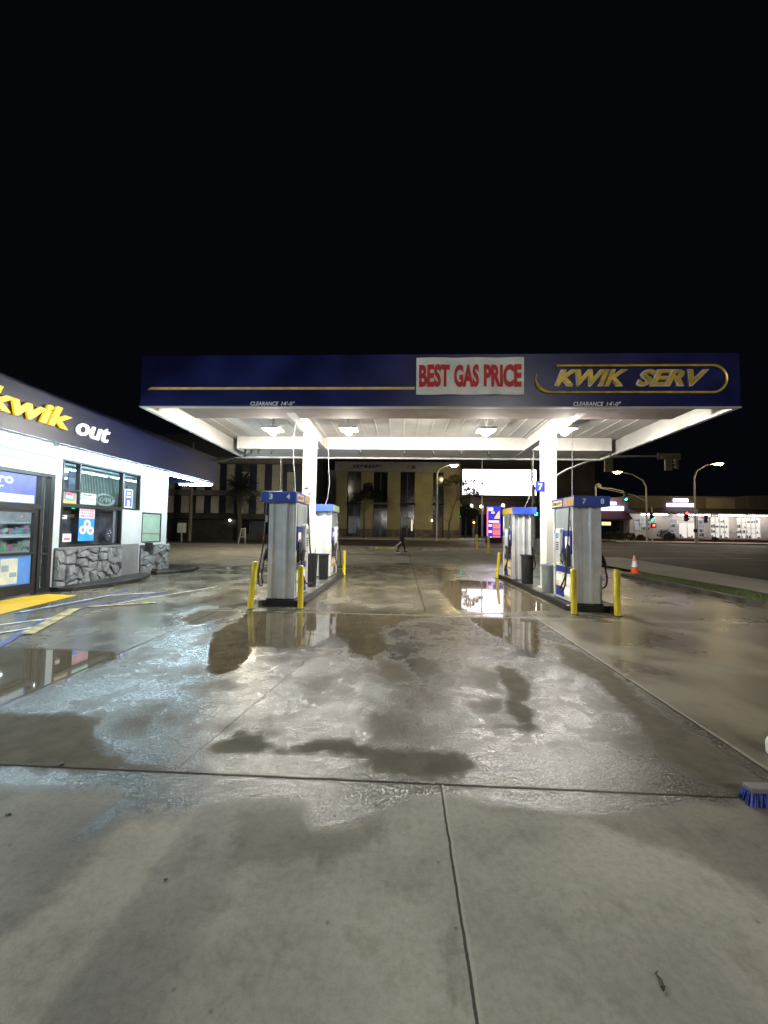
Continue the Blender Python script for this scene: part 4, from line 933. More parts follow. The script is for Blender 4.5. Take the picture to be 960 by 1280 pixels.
# traffic signals
sig_body = M('signal_olive', (.42, .37, .2), .5, var=.2); sig_black = M('signal_black', (.02, .02, .018), .5)
green_l = E('signal_green', (.02, 1., .45), 14); red_l = E('signal_red', (1., .05, .03), 10); orange_l = E('signal_orange', (1., .32, .03), 22)
off_l = M('signal_off', (.03, .03, .03), .3)
def head(g, x, y, z, lit=None, s=1., face=-1, body=None, w=.36):
    """three-lamp signal, lit 0=red 1=amber 2=green, facing -y when face=-1"""
    h = MB().box(x - w/2*s, x + w/2*s, y - .1*s, y + .1*s, z, z + 1.05*s).build('signal_head', body or sig_black, g, bevel=.03 * s)
    for k in range(3):
        cz_ = z + (.88 - k * .35) * s; mb = MB(); mb.lathe([(.13*s, 0), (.12*s, .03*s), (.02*s, .05*s)], (0, 0, 0), 14); mb.v = [(x + a, y + face * (.1*s + c), cz_ + b) for a, b, c in mb.v]
        on = lit == k; mb.build('lens', (red_l, orange_l, green_l)[k] if on else off_l, h)
        mb = MB(); n = 9; pts = [(.145*s * math.cos(t), .145*s * math.sin(t)) for t in np.linspace(0, math.pi, n)]
        v = [(x + a, y + face * .1*s, cz_ + b) for a, b in pts] + [(x + a, y + face * .3*s, cz_ + b) for a, b in pts]; mb.add(v, [(i, i+1, n+i+1, n+i) for i in range(n-1)]); mb.build('visor', body or sig_black, h)
zb = gz(10.9, 33); g = thing('traffic_signal', (10.9, 33, zb), 'long curved signal mast arm with signal heads seen from behind, above pumps 7 and 8', 'traffic signal')
MB().tube([(10.9, 33, zb), (10.9, 33, 5.6)], [.17, .13], 12).build('pole', steel, g, smooth=True)
MB().tube([(10.9, 33, 5.2), (11.9, 32.9, 5.75), (13.4, 32.6, 6.75), (15.2, 32.3, 7.5), (17.2, 32.1, 7.82), (20.0, 32, 7.86), (20.6, 32, 7.86)], [.12, .11, .10, .09, .08, .065, .06], 10).build('mast_arm', steel, g, smooth=True)
MB().box(20.3, 22.1, 31.93, 32.0, 7.6, 8.1).box(20.6, 21.9, 31.86, 31.93, 7.66, 7.9).build('sign_box', sig_body, g, bevel=.02)
head(g, 21.15, 32.0, 6.72, None, .95, 1, sig_body, .55); head(g, 21.8, 32.0, 6.85, None, .8, 1, sig_body, .26)
head(g, 16.6, 32.2, 6.6, None, 1.0, 1, sig_body, .6)
head(g, 10.9, 32.5, 2.95, 2, 1., -1)
MB().tube([(10.9, 32.9, 3.4), (10.9, 32.5, 3.4)], .03).build('bracket', steel, g)
g = thing('traffic_signal', (26.2, 45.8, gz(26, 45)), 'thin signal arm with a green light above the purple shop sign', 'traffic signal')
MB().tube([(22.6, 45.6, gz(22, 45)), (22.6, 45.6, 7.0)], [.12, .09], 8).build('pole', steel, g); MB().tube([(22.6, 45.6, 6.9), (24.5, 45.6, 6.75), (25.9, 45.6, 6.45)], .05).build('mast_arm', steel, g); MB().tube([(22.6, 45.6, 6.9), (27.2, 45.6, 6.0), (28.3, 45.4, 5.4)], .035).build('brace', steel, g)
head(g, 26.05, 45.5, 5.35, 2, 1., -1); MB().lathe([(.02, -.25), (.3, -.2), (.34, 0), (.2, .22), (.02, .25)], (22.9, 45.6, 7.1), 14).build('camera_dome', sig_body, g)
g = thing('traffic_signal', (28.75, 44.7, gz(28, 44)), 'green signal with red pedestrian hand on the pole beside the white shop door', 'traffic signal')
MB().tube([(28.75, 44.9, gz(28, 44)), (28.75, 44.9, 4.6)], .07).build('pole', steel, g); head(g, 28.5, 44.6, 3.05, 2, .9, -1)
h = MB().box(28.45, 28.95, 44.5, 44.75, 2.35, 2.85).build('pedestrian_head', sig_black, g, bevel=.03); MB().box(28.55, 28.8, 44.48, 44.495, 2.5, 2.72).build('lens', red_l, h)
g = thing('traffic_signal', (32.4, 43.0, gz(32, 43)), 'red signal hanging beside the right street lamp pole', 'traffic signal')
MB().tube([(32.55, 43.1, gz(32, 43)), (32.55, 43.1, 4.4)], .05).build('pole', steel, g); head(g, 31.0, 42.7, 3.05, 0, 1., -1); head(g, 33.3, 42.9, 2.9, None, .8, -1); MB().box(31.9, 32.2, 42.65, 42.85, 1.9, 2.25).build('pedestrian_head', sig_black, g, bevel=.03)
MB().tube([(31.0, 42.8, 3.5), (33.3, 42.9, 3.5)], .03).build('bracket', steel, g)
z = gz(9.0, 50); g = thing('traffic_signal', (9.0, 50, z), 'orange pedestrian signal glowing beyond the yellow building corner', 'traffic signal')
MB().tube([(9.1, 50, z), (9.1, 50, 3.3)], .06).build('pole', steel, g); h = MB().box(8.85, 9.3, 49.8, 50, 2.5, 3.0).build('pedestrian_head', sig_black, g, bevel=.03); MB().lathe([(.01, -.1), (.11, -.05), (.11, .05), (.01, .1)], (9.07, 49.76, 2.75), 10).build('lens', orange_l, h)
g = thing('traffic_signal', (8.0, 56, gz(8, 56)), 'green signal glowing under the left end of the lit billboard', 'traffic signal')
MB().tube([(8.4, 56.2, gz(8, 56)), (8.4, 56.2, 5.4)], .06).build('pole', steel, g); head(g, 8.4, 56, 3.5, 2, 1.3, -1); MB().tube([(8.4, 56.2, 4.9), (10.5, 56.2, 4.95)], .05).build('mast_arm', steel, g); MB().box(9.2, 10.6, 56.1, 56.2, 4.55, 4.85).build('street_name_sign', M('street_sign_green', (.02, .16, .10), .5), g)
# cars' worth of far lamps down the street
for x, z, lab in ((10.4, 5.5, 'small white lamp down the street, left of the slim pole'), (11.9, 5.4, 'small white lamp down the street, right of the slim pole'), (15.1, 5.6, 'small white lamp down the street above the lit price sign')):
    zb = gz(x, 59); g = thing('street_lamp', (x, 59.5, zb), lab, 'street lamp', 'distant white lamps down the street')
    MB().tube([(x + .3, 59.5, zb), (x + .3, 59.5, z + .2), (x, 59.4, z + .22)], .05, 6).build('pole', steel, g); MB().lathe([(.02, -.2), (.19, -.1), (.2, .06), (.06, .18)], (x, 59.4, z), 12).build('lens', E('distant_lens', (1., .9, .68), 26), g, smooth=True)

# ------------------------------------------------------------------ buildings across the back street
def simple_text_marks(mb, y, x0, x1, z0, z1, seed, w=.3, gap=.14):
    rnd = random.Random(seed); x = x0
    while x < x1:
        ww = w * rnd.uniform(.7, 1.2)
        mb.box(x, x + ww * .25, y - .04, y, z0, z1); mb.box(x + ww * .25, x + ww, y - .04, y, z0 + (z1 - z0) * rnd.choice((0, .4, .75)), z0 + (z1 - z0) * rnd.choice((.9, 1.)) if rnd.random() < .4 else z0 + (z1 - z0) * .95)
        x += ww + gap
yb = 45.0; zb = gz(0, 45)
yel = M('yellow_stucco', (.31, .28, .15), .8, var=.10, scale=.8, bump=.01, bscale=20); dwin = M('dark_window_glass', (.018, .02, .024), .12, var=.2)
sill = M('stone_plinth', (.14, .12, .09), .7, var=.35, scale=3); band_grey = M('sign_band_grey', (.26, .25, .24), .6, var=.1)
g = thing('office_building', (-1, 46, zb), 'two storey yellow building with tall dark window bays and a grey sign band', 'building')
mb = MB(); bays = [(-6.35, -4.75), (-3.3, -1.68), (-.2, 1.45), (3.55, 4.75)]
xs = [-7.7] + [q for b in bays for q in b] + [6.6]
for a, b in zip(xs[::2], xs[1::2]): mb.box(a, b, yb, yb + .6, zb + 1.0, 8.35)
mb.box(-7.7, 6.6, yb + .6, yb + 10, zb, 8.35); mb.box(-4.75 + .02, -3.3 - .02, yb - .01, yb, 6.9, 8.3)
mb.build('wall', yel, g)
MB().box(-7.8, 6.65, yb - .15, yb + 10.1, 8.35, 9.5).build('sign_band', band_grey, g)
mb = MB(); simple_text_marks(mb, yb - .15, -5.7, -2.6, 8.75, 9.15, 4, .36, .1); simple_text_marks(mb, yb - .15, .6, 1.1, 8.7, 9.1, 5, .36, .1); mb.build('sign_marks', M('sign_marks_dark', (.04, .04, .04), .6), g)
mb = MB()
for a, b in zip(xs[::2], xs[1::2]): mb.box(a, b, yb - .08, yb + .6, zb - .2, zb + 1.0)
mb.build('plinth', sill, g)
for i, (a, b) in enumerate(bays):
    mb = MB(); mb.box(a, b, yb + .42, yb + .47, zb, 8.35); w_ = mb.build('window', dwin, g)
    f = MB(); f.box(a, b, yb + .36, yb + .46, 4.55, 4.85); f.box(a, b, yb + .38, yb + .46, zb + 2.3, zb + 2.4); f.box((a + b) / 2 - .04, (a + b) / 2 + .04, yb + .38, yb + .46, zb, 8.3)
    f.build('frame', M('window_frame_grey', (.10, .10, .10), .5), w_)
    for zz in (4.62, 3.9 if i == 1 else 4.62): MB().box(a - .1, b + .1, yb - .02, yb + .1, zz, zz + .13).build('ledge', band_grey, w_)
MB().box(3.6, 4.7, yb + .3, yb + .42, zb, 3.2).build('entrance', M('entrance_panel', (.09, .085, .07), .5, var=.3), g)
# lights behind some panes
MB().box(1.1, 1.25, yb + .40, yb + .418, 1.6, 2.9).build('lit_slit', E('window_glow', (1., .85, .6), 1.1), g)
dimw = E('dim_glow', (.8, .8, .75), .035, (.1, .1, .1))
MB().box(.0, .9, yb + .405, yb + .418, 2.2, 3.1).build('dim_window', dimw, g); MB().box(-6.2, -5.3, yb + .405, yb + .418, 1.2, 3.2).build('dim_window', E('dim_glow', (.8, .8, .75), .035, (.1, .1, .1)), g)
MB().lathe([(.01, -.09), (.09, 0), (.01, .09)], (3.45, yb - .1, 2.8), 10).build('entrance_lamp', E('entrance_glow', (1., .9, .75), 9), g)
tag(MB().box(-9.0, -7.75, 46.2, 50, gz(-8, 46), 8.7).box(-8.75, -8.15, 46.05, 46.2, gz(-8, 46), 8.5).build('grey_pillar_wall', M('grey_render', (.20, .20, .20), .7, var=.1), at=(-8.4, 47, gz(-8, 46))), 'narrow grey wall between the striped and the yellow building', 'wall')
# striped building on the left
yb2 = 38.0; zb = gz(0, 38)
cream = M('cream_panel', (.40, .375, .29), .75, var=.12, scale=1); blu = M('blue_panel_dark', (.018, .024, .05), .5, var=.15); brown = M('brown_shopfront', (.045, .035, .028), .6, var=.25, scale=2)
g = thing('striped_building', (-17, 40, zb), 'three storey building striped in cream panels and dark blue glazing', 'building')
MB().box(-30, -9.1, yb2 + .25, yb2 + 10, zb - .3, 11.).build('wall', M('dark_wall', (.06, .06, .065), .7), g)
k = 0; x = -29.6
while x < -9.6:
    mb = MB(); mb.box(x, x + .76, yb2 + .06, yb2 + .25, 3.05, 4.75); mb.build('cream_panel', cream, g)
    mb = MB(); mb.box(x, x + .76, yb2 + .06, yb2 + .25, 5.35, 7.95 if k % 3 else 7.2); mb.build('cream_panel', cream, g)
    mb = MB(); mb.box(x + .765, x + 1.505, yb2 + .16, yb2 + .245, 3.05, 4.75); mb.box(x + .765, x + 1.505, yb2 + .16, yb2 + .245, 5.35, 7.95); mb.build('window', blu, g)
    x += 1.52; k += 1
MB().box(-30, -9.1, yb2 - .1, yb2 + .25, 4.8, 5.3).box(-30, -9.1, yb2 - .1, yb2 + .25, 8.0, 8.6).build('spandrel', M('spandrel_grey', (.17, .16, .15), .7, var=.15), g)
MB().box(-30, -9.1, yb2 - .2, yb2 + .25, 2.5, 3.0).build('canopy_band', brown, g)
MB().box(-30, -16.2, yb2 + .1, yb2 + .25, zb - .3, 2.45).build('shopfront', brown, g)
mb = MB(); mb.box(-14.2, -9.2, yb2 + .1, yb2 + .25, zb - .3, 1.0); mb.build('shopfront', M('reddish_shopfront', (.08, .03, .022), .6, var=.3), g)
for a in (-15.9, -13.4, -12.4, -11.4):
    f = MB(); f.box(a, a + .9, yb2 + .12, yb2 + .2, 1.05, 2.4); w_ = f.build('window', dwin, g)
    f = MB(); f.box(a - .04, a, yb2 + .06, yb2 + .2, 1.05, 2.44); f.box(a + .9, a + .94, yb2 + .06, yb2 + .2, 1.05, 2.44); f.build('frame', M('frame_pale', (.16, .14, .12), .6), w_)
MB().lathe([(.01, -.13), (.13, 0), (.01, .13)], (-16.9, yb2 - .15, 2.35), 10).build('wall_lamp', E('wall_lamp_glow', (1., .92, .75), 10), g)
z = gz(-20.2, 35); b_ = thing('phone_box', (-20.2, 35.3, z), 'white hooded pay phone on a post beside the grey pole', 'pay phone')
MB().box(-20.25, -20.15, 35.2, 35.3, z, 1.2).build('post', steel, b_); MB().prism([(35.0, 1.1), (35.5, 1.1), (35.5, 2.0), (35.1, 2.0), (35.0, 1.8)], -20.5, -19.9, 'x').build('hood', white_paint, b_)
z = gz(-14.3, 34); b_ = thing('folding_sign', (-14.2, 34.0, z), 'pale folding A-frame board standing at the back edge of the lot', 'A-frame sign')
mb = MB(); mb.tube([(-14.35, 34, z), (-14.1, 34, z + 1.35)], .05); mb.tube([(-13.75, 34, z), (-13.75, 34, z + 1.4)], .05); mb.tube([(-14.12, 34, z + 1.3), (-13.75, 34, z + 1.35)], .05); mb.tube([(-14.22, 34, z + .6), (-13.75, 34, z + .6)], .035); mb.build('frame', M('board_pale', (.45, .42, .36), .6), b_)
MB().box(-14.02, -13.82, 34.02, 34.05, z + .7, z + 1.25).build('board', M('board_grey', (.2, .19, .17), .6), b_)
# building with the lit screen
yb3 = 62.; zb = .78
g = thing('billboard_building', (16, 66, zb), 'tall dark building front carrying a glaring white lit billboard', 'building')
MB().box(7.6, 30, yb3 + .3, yb3 + 12, zb, 13.6).build('wall', M('dusky_wall', (.15, .12, .11), .8, var=.15, scale=.4), g)
MB().box(8.6, 22, yb3 - .5, yb3 + .3, 6.6, 7.1).build('canopy_ledge', M('dusky_ledge', (.11, .085, .08), .7), g)
fr = MB().box(9.3, 21.1, yb3 + .05, yb3 + .3, 7.2, 11.6).build('billboard_frame', M('billboard_frame_grey', (.06, .06, .06), .5), g)
MB().box(9.5, 20.9, yb3 - .02, yb3 + .05, 7.4, 11.4).build('lit_face', E('billboard_glow', (1., .95, 1.), BILL), fr)
for a in (9.2, 12, 15, 18): MB().box(a, a + 1.8, yb3 + .2, yb3 + .28, zb + .2, 4.3).build('window', dwin, g)
# price sign
z = gz(9.2, 40); g = thing('price_sign', (9.25, 40, z), 'low illuminated blue petrol price sign with red price panels and green foot', 'price sign')
y = 39.8
MB().box(8.65, 9.95, y, y + .35, z + .5, 4.2).build('cabinet', E('sign_blue', (.05, .06, .75), .9, (.02, .02, .2)), g)
MB().box(8.5, 10.05, y - .1, y + .6, z, z + .5).build('base', kerb_black, g)
pink = E('sign_pink', (1., .10, .40), 1.3); reds = E('price_red', (1., .015, .02), 1.0); whs = E('sign_white', (1., .95, .95), 1.2); ors = E('sign_orange', (1., .42, .10), 1.6); grs = E('sign_green', (.05, .9, .5), 1.)
MB().box(8.60, 8.66, y - .05, y + .3, 1.2, 4.1).build('edge_light', pink, g)
mb = MB(); mb.box(8.7, 9.15, y - .03, y, 3.72, 4.05, 0); mb.box(8.98, 9.3, y - .03, y, 3.45, 3.65, 1); mb.prism([(9.25, 2.95), (9.8, 2.95), (9.8, 3.75), (9.65, 3.6)], y - .03, y, 'y', 1); mb.build('emblem', [whs, ors], g)
MB().box(8.72, 9.75, y - .03, y, 2.55, 2.75).build('header', whs, g)
for k in range(3):
    zz = 1.95 - k * .62
    pnl = MB().box(9.12, 9.85, y - .03, y, zz, zz + .52).build('price_panel', reds, g)
    mb = MB()
    for q in range(3): mb.box(9.20 + q * .22, 9.33 + q * .22, y - .035, y - .03, zz + .24, zz + .28)
    mb.box(9.18, 9.8, y - .035, y - .03, zz + .06, zz + .09); mb.build('price_segments', E('price_segment', (1., .35, .3), 1.2), pnl)
    MB().box(8.72, 9.02, y - .03, y, zz + .2, zz + .42).build('grade_label', whs, g)
MB().box(8.95, 9.9, y - .03, y, .58, .68).build('green_strip', grs, g)
# white shops on the right
yb4 = 47.; zb = .78
wht = M('shop_white', (.62, .57, .54), .7, var=.08, scale=.6); khaki = M('parapet_khaki', (.16, .14, .11), .8, var=.12, scale=.6); dark_roof = M('eave_dark', (.035, .033, .03), .7); maroon = M('maroon_awning', (.045, .008, .014), .7, var=.15)
g = thing('shop_building', (35, 50, zb), 'long white shop with bright gridded windows, dark eave and lit lavender sign', 'shop')
mb = MB(); mb.box(27.4, 48, yb4, yb4 + 10, zb, 4.05); mb.build('wall', wht, g)
mb = MB(); mb.box(27.2, 41.5, yb4 - .1, yb4 + 10, 4.5, 6.1); mb.build('parapet', khaki, g)
MB().box(36.6, 40, yb4 - .16, yb4 - .1, 4.7, 5.9).build('parapet_panel', M('parapet_pale', (.34, .30, .25), .8, var=.1), g)
mb = MB(); mb.prism([(yb4 - 2.3, 4.0), (yb4, 4.0), (yb4, 4.7)], 27., 52, 'x'); mb.build('eave', dark_roof, g)
mb = MB(); mb.add([(41.5, yb4 - .2, 4.4), (52, yb4 - .2, 4.4), (52, yb4 - .2, 6.9), (44, yb4 - .2, 6.3), (41.5, yb4 - .2, 6.2), (41.5, yb4 + 10, 4.4), (52, yb4 + 10, 4.4), (52, yb4 + 10, 6.9), (44, yb4 + 10, 6.3), (41.5, yb4 + 10, 6.2)], [(0, 1, 2, 3, 4), (0, 5, 6, 1), (1, 6, 7, 2), (2, 7, 8, 3), (3, 8, 9, 4), (4, 9, 5, 0)]); mb.build('parapet', M('parapet_tan', (.16, .135, .10), .8, var=.1), g)
mb = MB(); mb.box(27.4, 48, yb4 - .5, yb4, zb - .2, zb + .35); mb.build('brick_plinth', M('brick_red_plinth', (.12, .03, .025), .7, var=.3, scale=5), g)
litg = E('lit_shop_glass', (1., .94, .84), .75, (.3, .3, .3)); dimg = E('dim_shop_glass', (.75, .8, .9), .22, (.2, .2, .2)); display_m = M('display_goods', (.10, .10, .13), .6, var=.6, scale=7); gridw = M('grid_white', (.75, .72, .68), .6)
def gridwin(x0, x1, z0, z1, nx, nz, gm, t=.07):
    w_ = MB().box(x0, x1, yb4 - .03, yb4 - .005, z0, z1).build('window', gm, g)
    mb = MB()
    for i in range(nx + 1): xx = x0 + (x1 - x0) * i / nx; mb.box(xx - t / 2, xx + t / 2, yb4 - .09, yb4 - .031, z0, z1)
    for j in range(nz + 1):
        zz = z0 + (z1 - z0) * j / nz
        for i in range(nx): mb.box(x0 + (x1 - x0) * i / nx + t / 2, x0 + (x1 - x0) * (i + 1) / nx - t / 2, yb4 - .085, yb4 - .033, zz - t / 2, zz + t / 2)
    mb.build('glazing_bars', gridw, w_)
    # goods standing in the window
    rnd = random.Random(int(x0 * 10)); mb = MB()
    for j in range(nz):
        xx = x0 + .1
        while xx < x1 - .3:
            q = rnd.uniform(.15, .45); zz = z0 + (z1 - z0) * j / nz + t / 2
            if rnd.random() < .55: mb.box(xx, xx + q * .8, yb4 - .031, yb4 - .029, zz, zz + rnd.uniform(.1, .4))
            xx += q
    tag(mb.build('display_goods', display_m, w_), kind='stuff')
gridwin(28.0, 29.3, 2.1, 3.5, 2, 3, dimg); gridwin(29.5, 30.5, 2.1, 3.5, 3, 3, dimg)
gridwin(32.2, 33.1, 1.4, 3.4, 1, 4, dimg); gridwin(33.3, 35.3, 1.25, 3.0, 2, 1, litg); gridwin(35.5, 36.4, 1.4, 3.4, 1, 4, dimg)
gridwin(37.1, 39.3, 1.3, 3.7, 4, 4, litg); gridwin(40.2, 43.0, 1.3, 3.7, 5, 4, litg); gridwin(47., 47.8, 1.6, 3.0, 2, 2, dimg)
for a, b in ((28.1, 31.2), (32.4, 36.2), (37.2, 40.2), (40.6, 44.6)):
    MB().box(a, b, yb4 - 1.2, yb4 - 1.12, 3.82, 3.9).build('eave_tube', E('eave_glow', (1., .93, .88), SHOPT), g)
lav = E('lavender_sign', (.80, .66, 1.), 3.2); lavd = M('sign_dark_marks', (.12, .05, .3), .5)
def lozenges(x0, x1, z0, z1, y, par, seed):
    s = MB().box(x0, x1, y - .12, y, z0, z1).build('lit_sign', lav, par, bevel=.05)
    mb = MB(); rnd = random.Random(seed); x = x0 + .15
    while x < x1 - .3: mb.box(x, x + rnd.uniform(.04, .10), y - .13, y - .12, z0 + .1, z1 - .12); mb.box(x + .12, x + .22, y - .13, y - .12, (z0 + z1) / 2 - .03, (z0 + z1) / 2 + .03); x += rnd.uniform(.3, .45)
    mb.build('sign_marks', lavd, s)
lozenges(31.8, 35.2, 4.85, 5.25, yb4 - .12, g, 1); lozenges(32.6, 34.4, 5.4, 5.8, yb4 - .12, g, 2)
g = thing('shop_building', (25, 50, zb), 'shop with maroon awning and lit lavender sign behind pump 7 and 8', 'shop')
MB().box(20.5, 27.3, yb4 + .6, yb4 + 10, zb, 5.9).build('wall', M('mauve_wall', (.36, .27, .27), .75, var=.08), g)
mb = MB(); mb.prism([(yb4 - .9, 3.3), (yb4 + .6, 3.3), (yb4 + .6, 4.25), (yb4 + .3, 4.25)], 20.5, 27.3, 'x'); mb.build('awning', maroon, g)
w_ = MB().box(21, 27, yb4 + .55, yb4 + .598, zb + .2, 3.2).build('window', dwin, g); MB().box(24.3, 25.4, yb4 + .5, yb4 + .549, 2.6, 3.0).build('glow_strip', E('warm_glow', (1., .8, .35), 1.2), w_)
lozenges(23.6, 26.8, 4.35, 4.85, yb4 + .2, g, 3); lozenges(24.6, 25.9, 5.0, 5.35, yb4 + .2, g, 4)
# planting before the shops
for i, (x, r, h) in enumerate(((24.2, .6, 1.0), (25.4, .5, 1.2), (26.6, .6, .9), (27.8, .4, .7), (30.6, .7, 1.3), (31.3, .5, 1.0), (36.5, .28, .6))):
    z = gz(x, 45.5) + .1; q = thing('shrub', (x, 45.6, z), ['dark leafy shrub under the maroon awning', 'upright dark shrub under the maroon awning', 'wide dark shrub at the end of the maroon awning', 'low shrub at the corner of the white shop', 'round bush beside the white shop door', 'smaller bush next to the round bush by the shop door', 'little potted shrub right of the white shop door'][i], 'shrub', 'shrubs along the shops'); mb = MB(); leaf_cloud(mb, [(x, 45.6, z + h * .6, r), (x + r * .5, 45.5, z + h * .4, r * .7)], 260, .12, random.Random(i + 20)); mb.build('foliage', leaf, q); MB().tube([(x, 45.6, z), (x + .05, 45.6, z + h * .6)], [.05, .02], 6).build('stem', bark, q)
z = gz(44.5, 44); tag(MB().lathe([(.30, 0), (.36, .1), (.36, .9), (.40, .95), (.40, 1.1), (.25, 1.15)], (44.4, 43.6, z + .1), 14).build('litter_bin', M('brown_bin', (.06, .045, .035), .7), at=(44.4, 43.6, z + .1)), 'brown round litter bin on the pavement at the end of the brick plinth', 'bin')

def shift_right(o, k=.9355, top=True):
    if top: o.location.x = k * o.location.x + .925
    else: o.location.x *= k
    if o.type == 'MESH':
        for v_ in o.data.vertices: v_.co.x *= k
    for ch in o.children: shift_right(ch, k, False)
for o in list(COL.objects):
    if o.parent is None and o.location.x > 21 and o.location.y > 42 and o.name.split('.')[0] in ('shop_building', 'shrub', 'litter_bin', 'traffic_signal'): shift_right(o)
# ------------------------------------------------------------------ loose things
# traffic cone on the end of the grass strip
cx, cy, c0 = 8.95, 15.55, .088
g = thing('traffic_cone', (cx, cy, c0), 'orange traffic cone with white collar on the end of the grass strip', 'traffic cone')
orange = M('cone_orange', (.80, .10, .03), .5, var=.12); 
MB().prism([(cx - .19, cy - .19), (cx + .19, cy - .19), (cx + .19, cy + .19), (cx - .19, cy + .19)], c0, c0 + .035).build('base', orange, g, bevel=.01)
MB().lathe([(.145, .035), (.105, .27)], (cx, cy, c0), 20).build('body', orange, g, smooth=True)
MB().lathe([(.105, .27), (.068, .50)], (cx, cy, c0), 20).build('white_collar', letter_white, g, smooth=True)
MB().lathe([(.068, .50), (.033, .70), (.028, .715), (.01, .716)], (cx, cy, c0), 20).build('tip', M('cone_tip', (.70, .30, .20), .5), g, smooth=True)
# parking stops at the back of the lot
def stop(x0, x1, y, mat, lab):
    z = gz(x0, y); mb = MB(); mb.prism([(y - .09, z), (y + .09, z), (y + .06, z + .14), (y - .06, z + .14)], x0, x1, 'x'); tag(mb.build('wheel_stop', mat, at=((x0 + x1) / 2, y, z), bevel=.015), lab, 'wheel stop')
stop(-2.1, -.25, 31.3, M('stop_yellow', (.50, .42, .16), .7, var=.2), 'yellowish concrete wheel stop behind the walking person')
stop(1.65, 3.55, 30.6, M('stop_white', (.50, .49, .45), .7, var=.2), 'white concrete wheel stop at the back of the lot')
g = MB(); 
for dx, s in ((0, .12), (.25, .09), (.45, .14)): g.lathe([(.01, 0), (s, .02), (s * .7, s * .8), (.01, s)], (-2.85 + dx, 31.6, gz(0, 31.6)), 7)
tag(g.build('rubble_heap', M('rubble_grey', (.3, .29, .26), .8), at=(-2.6, 31.6, gz(0, 31.6))), 'small heap of broken concrete left of the yellowish wheel stop', 'rubble')
# manhole covers
for x, y, lab in ((.1, 26.4, 'round iron manhole cover near the walking person'), (.15, 19.0, 'round iron manhole cover in the lane between the pumps')):
    g = thing('manhole_cover', (x, y, .0), lab, 'manhole cover'); MB().lathe([(.42, .0), (.42, .012), (.01, .014)], (x, y, 0), 24).build('plate', M('iron_plate', (.03, .028, .025), .4), g); MB().lathe([(.50, .0), (.50, .008), (.425, .009)], (x, y, 0), 24).build('ring', M('iron_ring', (.10, .09, .08), .5), g)
# push broom lying at the right edge
g = thing('push_broom', (2.42, 2.56, 0), 'blue bristled push broom head at the right edge of the picture', 'broom')
MB().box(2.125, 2.745, 2.53, 2.60, .072, .10).build('block', M('broom_block', (.20, .19, .20), .5, var=.2), g, bevel=.006)
mb = MB(); rnd = random.Random(9)
for i in range(46):
    for j in range(7):
        x = 2.133 + i * .0133; y = 2.537 + j * .0093; fx = (x - 2.41) * .09 + rnd.uniform(-.006, .006); fy = (y - 2.565) * .7 + rnd.uniform(-.008, .008)
        mb.tube([(x, y, .073), (x + fx * .5, y + fy * .5, .04), (x + fx, y + fy, .002)], [.0052, .0052, .0045], 4)
blue_br = M('broom_bristle', (.055, .08, .36), .6, var=.5, scale=30); mb.build('bristles', blue_br, g)
MB().tube([(2.43, 2.565, .10), (2.57, 2.60, .16), (3.9, 2.9, .8)], .013).build('handle', M('broom_handle', (.3, .3, .32), .4), g)
g = thing('plastic_jug', (2.80, 3.10, 0), 'white plastic jug cut off by the right edge above the broom', 'jug')
MB().lathe([(.055, 0), (.068, .012), (.07, .09), (.05, .135), (.022, .155), (.022, .175), (.005, .176)], (2.80, 3.10, 0), 20).build('body', M('jug_white', (.62, .62, .56), .4, var=.04), g, smooth=True)
MB().tube([(2.775, 3.06, .145), (2.755, 3.05, .12), (2.75, 3.05, .08), (2.75, 3.055, .06)], .009).build('handle', letter_white, g, smooth=True)
MB().lathe([(.026, .165), (.026, .19), (.004, .192)], (2.80, 3.10, 0), 14).build('cap', plastic_black, g)
# twig and crumbs of grit on the foreground slab
mb = MB(); mb.tube([(.955, 1.515, .005), (.962, 1.54, .009), (.955, 1.565, .006)], [.003, .0035, .0025], 6); mb.tube([(.955, 1.562, .006), (.966, 1.57, .008)], .002, 5); mb.tube([(.95, 1.51, .004), (.945, 1.517, .01), (.962, 1.522, .008)], .003, 5)
tag(mb.build('twig', M('dry_twig', (.05, .04, .03), .8), at=(.955, 1.54, 0)), 'short dry twig on the foreground concrete', 'twig')
for i, (x, y, lab) in enumerate(((-2.17, 2.17, 'dark pebble on the greyer foreground concrete at left'), (-1.06, 1.83, 'tiny black pebble in the pale streak of foreground concrete'), (-2.28, 2.63, 'flat dark bit of debris beside the slab joint at left'))):
    s = (.014, .008, .016)[i]; mb = MB(); mb.lathe([(.004, 0), (s, .004), (s * .8, s * .5), (.003, s * .7)], (x, y, 0), 9, sx=1.4); tag(mb.build('pebble', kerb_black, at=(x, y, 0)), lab, 'pebble')

